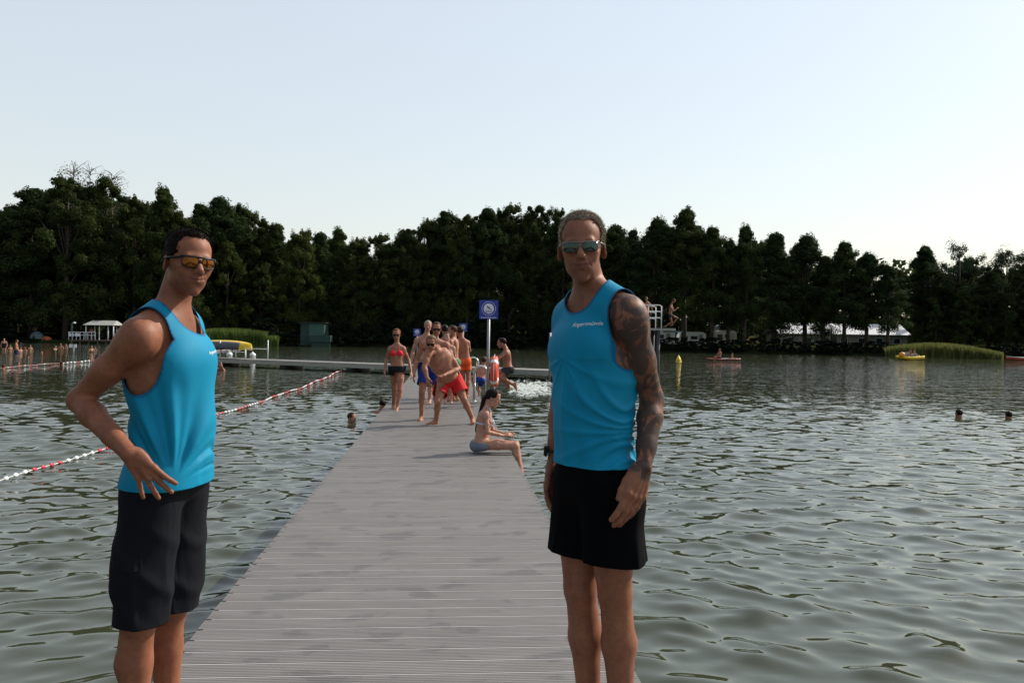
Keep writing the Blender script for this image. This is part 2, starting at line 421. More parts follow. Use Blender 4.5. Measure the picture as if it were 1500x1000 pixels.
def body_prims(J, S=1.0, fat=0.0, mus=1.0, fem=0.0, F0=None, detail=True, hands=None, head=True, headkw=None, feet=None, kids=0.0, glu=1.0, tw=1.0, td=1.0):
    """J: joints in world metres. returns prims and frames"""
    J = {k: v3(v) for k, v in J.items()}; pr = []
    Pc = (J['hL']+J['hR'])/2; Nb = J['nb']; U = nrm(Nb-Pc)
    X0, F0_, U0 = frame(J['hL']-J['hR'], U); X1, F1, U1 = frame(J['sL']-J['sR'], U)
    L = np.linalg.norm(Nb-Pc)
    mid = J.get('mid')
    def T(t):
        if mid is not None: c = (1-t)**2*Pc+2*t*(1-t)*mid+t*t*Nb
        else: c = Pc+(Nb-Pc)*t
        tt = min(1, max(0, t)); X = nrm(X0*(1-tt)+X1*tt); return c, X, np.cross(X, U)
    def E(t, x, f, rx, rf, ru, k, tg='torso', u=0.0):
        c, X, Fw = T(t); pr.append((Ell(c+X*x*S+Fw*f*S+U*u*S, (rx*S, rf*S, ru*S), (X, Fw, U)), k*S, tg))
    w = (1+0.10*fat)*tw; d = (1+0.35*fat)*td
    E(.05, 0, 0, .158*w*(1+.05*fem), .108*d, .105, .0)
    E(.22, 0, .008+.02*fat, .142*w*(1-.06*fem), .100*d, .115, .06)
    E(.40, 0, .004+.02*fat, .136*w*(1-.10*fem), .098*d, .115, .06)
    E(.62, 0, 0, .152*w*(1-.10*fem), .110*(1+.12*fat)*td, .140, .06)
    E(.84, 0, -.012, .140*(1-.08*fem)*tw, .088*td, .080, .05)
    for q in (-1, 1):
        if fem:
            E(.68, q*.070, .085, .054, .050, .052, .022, 'bust')
        else: E(.73, q*.066*tw, (.062+.01*fat)*td, .076*tw, .042*mus, .060, .035)
        E(.66, q*.108*w, -.035, .046, .064, .120, .04)
        E(.80, q*.075, -.062, .066, .036, .085, .04)
        E(-.03, q*.074, -.062*glu, .082, .078*(.5+.5*glu)+.01*fem, .088, .03, 'glute')
    if fat: E(.24, 0, .05, .12*w, .085*(1+.5*fat), .11, .06)
    for q, sh in ((1, J['sL']), (-1, J['sR'])):
        c, X, Fw = T(1.04)
        pr.append((Cone(c+X*q*.030*S-Fw*.012*S, sh*0.72+Nb*0.28+U*.016*S-Fw*.018*S, .036*S, .034*S), .045*S, 'strap'))
        pr.append((Cone(Nb-U*.02*S+X*q*.03*S, sh-U*.004*S, .046*S, .044*S), .045*S, 'strap'))
        pr.append((Ell(sh-U*.010*S, (.052*S*mus, .056*S*mus, .068*S), (X1, F1, U)), .035*S, 'delt'))
    pr.append((Cone(T(1.0)[0]-F1*.012*S, J['h']-nrm(J['h']-Nb)*.03*S-J['hf']*.030*S, .058*S*(1-.15*fem)*(.5+.5*tw), .051*S*(1-.15*fem)*(.4+.6*tw)), .022*S, 'neck'))
    a0 = 1-.14*fem-.12*kids
    for q in 'LR':
        s_, e, wr = J['s'+q], J['e'+q], J['w'+q]; ax = nrm(e-s_); m = mus*a0
        pr.append((Cone(s_, s_+(e-s_)*.12, .050*S*m, .052*S*m), .03*S, 'armroot'))
        pr.append((Cone(s_+(e-s_)*.10, s_+(e-s_)*.55, .050*S*m, .046*S*m), .025*S, 'arm'))
        pr.append((Cone(s_+(e-s_)*.5, e, .046*S*m, .036*S*a0), .02*S, 'arm'))
        fa = wr-e; bend = nrm(F1*0.7+X1*(0.7 if q == 'L' else -0.7))
        pr.append((Cone(e, e+fa*.28, .038*S*a0, .042*S*m), .018*S, 'fore'))
        pr.append((Cone(e+fa*.28, e+fa*.72, .042*S*m, .031*S*a0), .015*S, 'fore'))
        pr.append((Cone(e+fa*.68, wr, .031*S*a0, .0255*S*a0), .015*S, 'fore'))
        h = (hands or {}).get(q)
        if h is None:
            D = nrm(fa); Nn = nrm(np.cross(D, F1))*(1 if q == 'R' else -1)
            if Nn@X1*(1 if q == 'L' else -1) < 0: Nn = -Nn
            h = dict(D=D, N=Nn, S=F1, curl=[(.25, .35, .25)]*4, splay=(.08, .02, -.04, -.1))
        if detail is not None:
            hand_prims(pr, wr, v3(h['D']), v3(h['N']), v3(h['S']), h['curl'], h['splay'], S*(h.get('sc', 1.0))*(1-.1*fem), h.get('thumb', (.7, .35, .2)), 'hand'+q)
        hp, kn, an = J['h'+q], J['k'+q], J['a'+q]; q_ = 1 if q == 'L' else -1
        lk = kn-hp; la = an-kn; lf = J.get('f'+q, F0_); lf = nrm(np.asarray(lf)-nrm(lk)*(np.asarray(lf)@nrm(lk)))
        cf = nrm(np.asarray(J.get('f'+q, F0_))-nrm(la)*(np.asarray(J.get('f'+q, F0_))@nrm(la))); th = 1+.12*fat+.05*fem-.12*kids
        pr.append((Cone(hp+lf*.005*S, hp+lk*.5+lf*.010*S, .088*S*th, .074*S*th), .04*S, 'thigh'))
        pr.append((Cone(hp+lk*.5+lf*.010*S, kn+lf*.004*S, .074*S*th, .054*S), .03*S, 'thigh'))
        pr.append((Ell(kn+lf*.018*S, (.040*S, .040*S, .048*S)), .025*S, 'leg'))
        pr.append((Cone(kn-cf*.006*S, kn+la*.35-cf*.018*S, .050*S, .0555*S*(1-.1*kids)), .02*S, 'leg'))
        pr.append((Cone(kn+la*.35-cf*.016*S, kn+la*.72-cf*.004*S, .0545*S*(1-.1*kids), .036*S), .025*S, 'leg'))
        pr.append((Cone(kn+la*.05+cf*.010*S, an+cf*.004*S, .040*S, .032*S), .02*S, 'leg'))
        pr.append((Cone(kn+la*.7, an, .036*S, .034*S), .02*S, 'leg'))
        td = (feet or {}).get(q); down = nrm(la)
        td = nrm(td) if td is not None else nrm(np.array((F0_[0], F0_[1], 0)))
        dn = nrm(down-td*(down@td)); sd = np.cross(td, dn)
        b = an+dn*.048*S
        pr.append((Ell(b-td*.035*S, (.030*S, .034*S, .030*S), (sd, td, dn)), .02*S, 'foot'))
        pr.append((Cone(an+td*.02*S+dn*.01*S, b+td*.125*S+dn*.012*S, .036*S, .026*S, (sd, 1.0)), .025*S, 'foot'))
        pr.append((Cone(b-td*.02*S+dn*.012*S, b+td*.13*S+dn*.012*S, .026*S, .024*S, (sd, 1.45)), .02*S, 'foot'))
        if detail:
            for i in range(5):
                x = (-.034+.017*i)*S*q_; r = (.013 if i == 0 else .0095)*S
                t0 = b+td*.13*S+sd*x+dn*.016*S; pr.append((Cone(t0, t0+td*(.052-.007*i)*S, r*1.05, r), .006*S, 'foot'))
    hx, hf, hu = J['hx'], J['hf'], J['hu']
    if head: head_prims(pr, J['h'], hx, hf, hu, S*(headkw or {}).get('hs', 1.0), **{k: v for k, v in (headkw or {}).items() if k != 'hs'}, det=bool(detail))
    for p in ('X0', 'F0', 'X1', 'F1', 'U'): pass
    fr = dict(Pc=Pc, Nb=Nb, U=U, X0=X0, F0=F0_, X1=X1, F1=F1, L=L, S=S, hs=S*(headkw or {}).get('hs', 1.0))
    return pr, fr

def headframe(J, face, tilt=0.0, up=(0, 0, 1)):
    f = nrm(face); u = nrm(np.asarray(up, float)-f*(np.asarray(up, float)@f)); x = np.cross(u, f)
    if tilt: u, x = u*math.cos(tilt)+x*math.sin(tilt), x*math.cos(tilt)-u*math.sin(tilt)
    J['hx'], J['hf'], J['hu'] = x, f, u

def head_mask(V, J, s, lips=0.8, stub=0.4, brows=0.8, mm=.12):
    d = V-v3(J['h']); x, y, z = d@J['hx']/s, d@J['hf']/s, d@J['hu']/s
    m = np.zeros((len(V), 3)); near = (np.abs(x) < .09) & (np.abs(z) < .13) & (y > 0.03)
    lip = np.exp(-((x/.026)**4+((z+.060)/.0085)**2))*near*(y > .07)
    m[:, 1] = lip*lips
    line = np.exp(-((x/.028)**4+((z+.0595-60*mm*x*x)/.0026)**2))*near*(y > .07)
    br = np.exp(-(((np.abs(x)-.031)/.017)**4+((z-.022+.15*(np.abs(x)-.03))/.005)**2))*near*(y > .06)
    st = np.clip(1.2-np.abs((z+.078)/.040)**2, 0, 1)*near*(np.abs(x) < .062)*(1-lip)
    m[:, 2] = np.clip(st*stub+br*brows+line*0.9, 0, 1)
    return m

def make_hair(root, J, s, mat, hl=None, thick_=0.008, strands=3000, sl=0.018, h=0.005, comb=(0, .4, .3), hf_=.050, fade=.7, kind='short', seed=1, wide=1.0):
    """hair as a shell over the skull plus fine tufts; hl(x,y,z) > 0 keeps hair"""
    pr = []; head_prims(pr, v3(J['h']), J['hx'], J['hf'], J['hu'], s, wide=wide)
    f = field(pr, h, tags=('cran',), off=thick_*s); V, F = f.nets(); V = smooth_mesh(V, F, 2)
    C = v3(J['h']); ax = (J['hx'], J['hf'], J['hu'])
    def loc(V): d = V-C; return d@ax[0]/s, d@ax[1]/s, d@ax[2]/s
    if hl is None:
        def hl(x, y, z):      # hairline: forehead, temples, sideburns, nape
            yl = hf_+np.maximum(0, z-.072)*1.05; yl = np.where(z < .030, .014+(z-.006)*1.6, yl)
            yl = yl-.022*np.exp(-((np.abs(x)-.044)/.016)**2)*(z > .050)+.004*np.sin(x*160)
            low = np.where(y > -.030, z+.004, z+.045)
            return np.clip(np.minimum(yl-y, low), -.05, .05)
    x, y, z = loc(V); g = hl(x, y, z)+.005*snoise(V, 260/s, seed)+.003*snoise(V, 90/s, seed+9)
    V, F = clip(V, F, g); nn = vnormals(V, F)
    V = V+nn*(.0006*s*snoise(V, 150/s, seed+3))[:, None]
    x, y, z = loc(V); g2 = np.clip(hl(x, y, z)/.028, 0, 1); g2 = np.minimum(g2, 1-fade*np.clip((.105-z)/.06, 0, 1)); V = V-nn*((1-g2)*thick_*.95*s)[:, None]
    Vs, Fs = [V], [F]; n0 = len(V); r = np.random.default_rng(seed)
    if strands:
        t = F[r.integers(0, len(F), strands)]; w = r.dirichlet((1, 1, 1), strands)
        p = (V[t]*w[:, :, None]).sum(1); n = nn[t[:, 0]]; cb = ax[0]*comb[0]+ax[1]*comb[1]+ax[2]*comb[2]
        d = n*0.25+cb[None]+r.normal(size=(strands, 3))*.22; d -= n*np.clip((d*n).sum(1)-.40, 0, 9)[:, None]; d /= np.linalg.norm(d, axis=1)[:, None]
        sd = np.cross(d, n+r.normal(size=(strands, 3))*.3); sd /= np.linalg.norm(sd, axis=1)[:, None]
        ll = sl*s*r.uniform(.5, 1.1, strands)[:, None]; wd = (.0011 if strands < 2000 else .0007)*s
        tri = np.stack([p-sd*wd-n*.002, p+sd*wd-n*.002, p+d*ll], 1).reshape(-1, 3)
        Vs.append(tri); Fs.append(np.arange(strands*3).reshape(-1, 3)+n0)
    return mesh('hair', np.concatenate(Vs), np.concatenate(Fs), mat, root)

def make_glasses(root, J, s, frame_mat, lens_mat, lw=.029, lh=.0185, thin=False, wide=1.0, z0=.003, name='sunglasses'):
    C = v3(J['h']); X, Fw, U = J['hx'], J['hf'], J['hu']; Rr = .095
    def G(x, z, o=0.0):
        th = x/Rr; return C+X*(math.sin(th)*(Rr+o)*s)+Fw*((.106-Rr+math.cos(th)*(Rr+o)+o*0)*s)+U*((z+z0)*s)
    mb = MB(); r = (.0012 if thin else .0030)*s
    top = [G(x, .0165 if not thin else .0155) for x in np.linspace(-.068, .068, 15)]
    mb.tube(top, r*1.2, 6)
    for q in (-1, 1):
        pts = []
        for k in range(20):
            a = 2*math.pi*k/20; c_, s_ = math.cos(a), math.sin(a)
            pts.append(G(q*(.0345+math.copysign(abs(c_)**.7, c_)*lw), math.copysign(abs(s_)**.7, s_)*lh-.001))
        if not thin: mb.tube(pts, r*.8, 6, closed=True)
        a = G(q*.068, .012); b = C+X*(q*.0815*s*wide)+Fw*(-.010*s)+U*((z0+.010)*s); m1 = (np.array(a)*.5+b*.5)+X*(q*.003*s)
        mb.tube([a, m1, b, b-Fw*.020*s-U*.016*s], [r*1.5, r*1.4, r*1.2, r*.9], 6)
    mb.tube([G(-.007, .001, .001), G(0, .005, .002), G(.007, .001, .001)], r*.9, 6)
    g = mb.build(name, frame_mat, root, True)
    for q in (-1, 1):
        V = []; Fc = []; nu, nv = 10, 6
        for i in range(nv+1):
            for k in range(24):
                a = 2*math.pi*k/24; rr = i/nv; c_, s_ = math.cos(a), math.sin(a)
                V.append(G(q*(.0345+math.copysign(abs(c_)**.7, c_)*lw*rr), math.copysign(abs(s_)**.7, s_)*lh*rr-.001, .0008+.0012*(1-rr)))
        for i in range(nv):
            for k in range(24):
                a, b, c, d = i*24+k, i*24+(k+1) % 24, (i+1)*24+(k+1) % 24, (i+1)*24+k
                Fc.append((a, b, c, d) if q < 0 else (a, d, c, b))
        o = mesh('lens', V, Fc, lens_mat, g, True); thick(o, .0012*s, 0)
    return g
# ------------------------------------------------------------------ the two men in front
M_SHIRT = cloth('blue_jersey', (0.001, 0.25, 0.43), 0.62, 1400, trim=(0.001, 0.12, 0.27), sheen=0.0, trans=0.06)
M_BLACK = cloth('black_fabric', (0.003, 0.003, 0.004), 0.9, 900, fold=.006, sheen=0.0, spec=.06)
M_NAVY = cloth('dark_navy_fabric', (0.0065, 0.0075, 0.011), 0.85, 700, fold=.010, sheen=0.0, spec=.15)
M_SKIN1 = skin('tanned_skin', (0.26, 0.108, 0.060))
M_SKIN2 = skin('tanned_tattooed_skin', (0.26, 0.112, 0.065), tat=True)
M_WHITE = simple('white_print', (0.80, 0.82, 0.84), 0.6, var=.03)
M_GLFR = simple('black_plastic', (0.008, 0.007, 0.007), 0.35, var=.05, spec=.25)
M_GLGR = simple('grey_metal_rim', (0.25, 0.25, 0.24), 0.3, 0.9, var=.05)
def lensmat(name, c):
    m, t, b = nt(name); b.inputs['Base Color'].default_value = (*c, 1); b.inputs['Metallic'].default_value = 0.9; b.inputs['Roughness'].default_value = 0.06
    return m
M_LENSO = lensmat('orange_mirror_lens', (0.17, 0.060, 0.012)); M_LENSG = lensmat('green_grey_mirror_lens', (0.05, 0.07, 0.066))
def hairmat(name, c, rough=.5):
    m, t, b = nt(name); g = N(t, 'ShaderNodeTexCoord'); n = N(t, 'ShaderNodeTexNoise', i_Scale=130.0, i_Detail=4.0)
    t.links.new(g.outputs['Object'], n.inputs['Vector'])
    t.links.new(ramp(t, n.outputs['Fac'], [(.35, tuple(x*.55 for x in c)), (.65, tuple(min(1, x*1.35) for x in c))]), b.inputs['Base Color'])
    b.inputs['Roughness'].default_value = rough; b.inputs['Specular IOR Level'].default_value = .12
    bp = N(t, 'ShaderNodeBump', i_Strength=.6, i_Distance=.002); t.links.new(n.outputs['Fac'], bp.inputs['Height']); t.links.new(bp.outputs[0], b.inputs['Normal'])
    return m
M_HDARK = hairmat('dark_brown_hair', (0.014, 0.008, 0.006)); M_HGREY = hairmat('grey_blond_hair', (0.36, 0.30, 0.235))

def tank_top(root, pr, fr, J, hem, extra=(), off=.010, neck=(.078, .12, .075, .05, -.0), xs=.112, arm=(.072, .118, -.045), fo=(0, 0), folds=None, fine=(), h=.0055):
    S = fr['S']
    prs = [p for p in pr if p[2] in ('torso', 'strap', 'delt', 'armroot', 'glute', 'thigh')]
    f = field(prs, h, fine, off=off, lo=v3((-9, -9, hem-.03)), pad=.05)
    for e, k in extra: f.op(e, k)
    V, F = f.nets(); V = smooth_mesh(V, F, 1)
    X1, F1, U, Nb = fr['X1'], fr['F1'], fr['U'], fr['Nb']
    g = V[:, 2]-hem-.004*snoise(V, 16, 5); xl = (V-Nb)@X1
    for q, sh in ((1, v3(J['sL'])), (-1, v3(J['sR']))):
        d = V-sh; uu = d@U-arm[2]*S; a = (d@F1-(fo[0] if q > 0 else fo[1]))/(arm[0]*S+.22*np.maximum(0, uu)); b = np.maximum(0, -uu)/(arm[1]*S)
        ga = (np.sqrt(a*a+b*b)-1)*arm[0]*S; gx = (xs if not isinstance(xs, tuple) else xs[0 if q > 0 else 1])*S-q*xl
        up = np.maximum(ga, gx)
        g = np.where(q*xl > 0, np.minimum(g, up), g)
    d = V-Nb; rx, rf, ru, cf, cu = [q*S for q in neck]
    gn = (np.sqrt(((d@X1)/rx)**2+((d@F1-cf)/rf)**2+((d@U-cu)/ru)**2)-1)*min(rx, ru)
    g = np.minimum(g, np.minimum(gn, .20*S-d@U))
    if folds is not None: V = V+vnormals(V, F)*folds(V)[:, None]
    edge = None
    V2, F2 = clip(V, F, g)
    # trim band: distance to the openings, sampled again on the clipped mesh
    xl = (V2-Nb)@X1; tr = np.full(len(V2), 9.0)
    for q, sh in ((1, v3(J['sL'])), (-1, v3(J['sR']))):
        d = V2-sh; uu = d@U-arm[2]*S; a = (d@F1-(fo[0] if q > 0 else fo[1]))/(arm[0]*S+.22*np.maximum(0, uu)); b = np.maximum(0, -uu)/(arm[1]*S)
        ga = (np.sqrt(a*a+b*b)-1)*arm[0]*S; gx = (xs if not isinstance(xs, tuple) else xs[0 if q > 0 else 1])*S-q*xl
        up = np.maximum(ga, gx)
        tr = np.where(q*xl > 0, np.minimum(tr, up), tr)
    d = V2-Nb; gn = (np.sqrt(((d@X1)/rx)**2+((d@F1-cf)/rf)**2+((d@U-cu)/ru)**2)-1)*min(rx, ru)
    tr = np.minimum(tr, gn); mk = np.zeros((len(V2), 3)); mk[:, 0] = np.clip((.007-tr)/.003, 0, 1)
    o = mesh('tank_top', V2, F2, M_SHIRT, root, mask=mk); thick(o, .0022)
    return o, V2, F2

def shorts_mesh(root, name, pr, fr, J, mat, waist, hem, legs, off=.010, extra=(), h=.007, folds=None, k=.03, hemn=0.0, tags=('torso', 'glute'), lo=None):
    prs = [p for p in pr if p[2] in tags]
    base = min(hem) if hasattr(hem, '__len__') else hem
    f = field(prs, h, off=off, lo=v3((-9, -9, base-.3)), hi=v3((9, 99, waist+.03)))
    L = [Cone(a, b, ra, rb, fl) for a, b, ra, rb, fl in legs]
    lo_ = np.min([c.bb()[0] for c in L]+[[f.ax[i][0] for i in range(3)]], 0)-.02; hi_ = np.max([c.bb()[1] for c in L]+[[f.ax[i][-1] for i in range(3)]], 0)+.02
    f = Field(lo_, hi_, h)
    for p in prs: f.op(p[0], p[1], 0, off)
    for c in L: f.op(c, k)
    for e, kk in extra: f.op(e, kk)
    V, F = f.nets(); V = smooth_mesh(V, F, 1)
    if folds is not None: V = V+vnormals(V, F)*folds(V)[:, None]
    if callable(hemn): hz = hemn(V)
    else: hz = base+hemn*snoise(V, 14, 2)
    g = np.minimum(V[:, 2]-hz, waist-V[:, 2])
    V, F = clip(V, F, g)
    o = mesh(name, V, F, mat, root); thick(o, .003)
    return o, V, F

def text_on(parent, bvh, txt, org, Xd, Ud, Fd, width, mat, name='lettering', off=.0042, spacing=1.0):
    cu = bpy.data.curves.new('t', 'FONT'); cu.body = txt; cu.size = 1.0; cu.resolution_u = 3; cu.offset = .003; cu.space_character = spacing
    ob = bpy.data.objects.new('t', cu); col.objects.link(ob); dg = bpy.context.evaluated_depsgraph_get()
    me = bpy.data.meshes.new_from_object(ob.evaluated_get(dg)); V = np.array([v.co[:] for v in me.vertices]); F = [tuple(p.vertices) for p in me.polygons]
    bpy.data.objects.remove(ob); bpy.data.curves.remove(cu); bpy.data.meshes.remove(me)
    sc_ = width/(V[:, 0].max()-V[:, 0].min()); V = (V-np.array(((V[:, 0].max()+V[:, 0].min())/2, .3, 0)))*sc_; W = []
    for v in V:
        p = Vector(org)+Vector(Xd)*v[0]+Vector(Ud)*v[1]+Vector(Fd)*.15
        if bvh is not None:
            hit = bvh.ray_cast(p, -Vector(Fd), .4)
            p = (hit[0]+hit[1]*off) if hit[0] is not None and hit[1].dot(Vector(Fd)) > 0 else ((hit[0]-hit[1]*off) if hit[0] is not None else None)
            if p is None: p = Vector(org)
        else: p = p-Vector(Fd)*(.15-off)
        W.append(p)
    return mesh(name, W, F, mat, parent, False)

# ---------- man on the left, hand on hip, turned side-on
def man_left():
    J = dict(nb=P(255, 460, 2.89), sR=P(203, 494, 2.73), sL=P(269, 483, 3.02), eR=P(116, 586, 2.80), wR=P(189, 664, 2.63),
             eL=P(258, 590, 3.10), wL=P(262, 690, 3.08), hR=P(225, 712, 2.82), hL=P(262, 706, 2.98),
             kR=P(203, 905, 2.80), kL=P(248, 890, 2.98), h=P(275, 387, 2.86))
    J['aR'] = Vector((J['kR'].x-.01, J['kR'].y, DECK+.075)); J['aL'] = Vector((J['kL'].x-.01, J['kL'].y+.01, DECK+.075))
    a = R(-46); headframe(J, (math.cos(a), math.sin(a), -.02), tilt=R(4))
    for q in 'LR': J['f'+q] = np.array((.85, -.5, 0.))
    D = nrm(v3(P(229, 706, 2.645))-v3(J['wR'])); Nn = nrm((-.35, -.9, .28))
    hands = dict(R=dict(D=D, N=Nn, S=(.6, 0, .8), curl=[(.14, .22, .15), (.08, .18, .15), (.04, .12, .12), (.02, .10, .10)], splay=(.04, -.06, -.30, -.58), thumb=(-.5, -.2, -.2), sc=.92),
                 L=dict(D=(0, 0, -1), N=(.3, 1, 0), S=(1, 0, 0), curl=[(.3, .4, .3)]*4, splay=(.06, .02, -.03, -.08)))
    root = empty('person', (J['aR'].x*.5+J['aL'].x*.5, J['aR'].y*.5+J['aL'].y*.5, DECK),
                 'dark-haired man with orange mirrored sunglasses and cargo shorts, hand on his hip', 'person', 'men in blue tank tops on the jetty')
    pr, fr = body_prims(J, 1.0, mus=.98, hands=hands, glu=.5, tw=.93, td=.90, headkw=dict(smile=.7, jaw=1.04, hs=.93), feet=dict(L=(.85, -.5, 0), R=(.85, -.5, 0)))
    hc = v3(J['h']); wc = v3(J['wR'])
    fine = [(hc-np.array((.10, .12, .13)), hc+np.array((.12, .12, .13)), .0030), (wc-np.array((.03, .06, .19)), wc+np.array((.20, .07, .03)), .0035)]
    f = field(pr, .0065, fine); V, F = f.nets(); V = smooth_mesh(V, F, 1, .35)
    mk = head_mask(V, J, .93, stub=.35)
    mesh('body', V, F, M_SKIN1, root, mask=mk)
    make_hair(root, J, .93, M_HDARK, fade=.85, thick_=.010, strands=16000, sl=.011, comb=(0, .45, .35), seed=3)
    make_glasses(root, J, .93, M_GLFR, M_LENSO)
    X1, F1, U, Nb, Pc = fr['X1'], fr['F1'], fr['U'], fr['Nb'], fr['Pc']
    ex = [(Cone(Pc+(Nb-Pc)*.70+F1*.022, Pc+(Nb-Pc)*.0+F1*.015+X1*.0, .132, .148, (F1, .84)), .05)]
    hip = v3(P(245, 716, 2.72)); ch = Nb-U*.20+F1*.10-X1*.02
    def folds(V):
        d = V-hip; ang = np.arctan2(d@np.array((1, 0, 0)), d[:, 2]); r = np.linalg.norm(d, axis=1)
        side = np.clip(-(V-Nb)@X1/.06, 0, 1); m = np.clip((r-.07)/.10, 0, 1)*np.clip((.46-r)/.22, 0, 1)
        w = (.0105*np.sin(ang*17+1.0+2*r)+.004*np.sin(ang*37+r*9))*m*np.clip(1.1-np.abs(ang)/1.1, 0, 1)
        z = V[:, 2]; lower = np.clip((1.42-z)/.12, 0, 1)*.006*np.sin(z*70+V[:, 0]*26+3*np.sin(V[:, 1]*10))*np.clip((z-1.15)/.05, 0, 1)
        low = np.clip((1.30-z)/.10, 0, 1)
        return w+lower*0.6+low*.003*snoise(V, 22, 9)
    o, V2, F2 = tank_top(root, pr, fr, J, DECK+.935, ex, neck=(.090, .120, .135, .042, .056), folds=folds, arm=(.080, .130, -.055), xs=(.125, .120))
    bvh = BVHTree.FromPolygons([Vector(v) for v in V2], [tuple(int(i) for i in t) for t in F2])
    text_on(o, bvh, 'Angermünde', Nb-U*.125+X1*.035+F1*.1, X1, U, F1, .080, M_WHITE)
    S0 = lambda q, k: (v3(J['h'+q])-np.array((0, 0, 0)), v3(J['k'+q])+np.array((0, 0, -.06)), .098, k, None)
    def sf(V):
        z = V[:, 2]; return .007*ridge(z*30+V[:, 0]*34+2.5*snoise(V, 7, 4), .5)*np.clip((1.36-z)/.2, 0, 1)+.004*snoise(V, 20, 8)+.006*ridge((V[:, 0]+V[:, 1]*.3)*60+z*4, .35)*np.clip((1.2-z)/.2, 0, 1)
    hz = DECK+.483
    def hemf(V):
        near = 1/(1+np.exp((V[:, 1]-2.90)/.008)); return hz+.012-(1-near)*.006+.003*snoise(V, 12, 3)
    ext = [(Ell(v3(J['hR'])*.25+v3(J['kR'])*.75+np.array((-.018, -.040, .055)), (.060, .050, .105)), .04),
           (Ell(v3(J['hL'])*.25+v3(J['kL'])*.75+np.array((.050, .02, .055)), (.040, .065, .10)), .03)]
    so, V3, F3 = shorts_mesh(root, 'cargo_shorts', pr, fr, J, M_NAVY, DECK+.965, hz, [S0('R', .088), S0('L', .096)], off=.012, extra=ext, folds=sf, k=.018, hemn=hemf)
    b3 = BVHTree.FromPolygons([Vector(v) for v in V3], [tuple(int(i) for i in t) for t in F3])
    mb = MB()    # pocket flap on the near thigh
    c = Vector(v3(J['hR'])*.42+v3(J['kR'])*.58)+Vector((-.045, 0, .0))
    for i in range(8):
        x0 = -.075+i*.15/8; row = []
        for (x, z) in ((x0, .045), (x0+.15/8, .045), (x0+.15/8, .0), (x0, .0)):
            hit = b3.ray_cast(c+Vector((x, -.4, z)), Vector((0, 1, 0))); row.append((hit[0] if hit[0] is not None else c)-Vector((0, .006, 0)))
        mb.add(row+[p+Vector((0, .012, 0)) for p in row], [(0, 1, 2, 3), (7, 6, 5, 4), (0, 4, 5, 1), (3, 2, 6, 7), (0, 3, 7, 4), (1, 5, 6, 2)])
    mb.build('pocket_flap', M_NAVY, so)
    return root

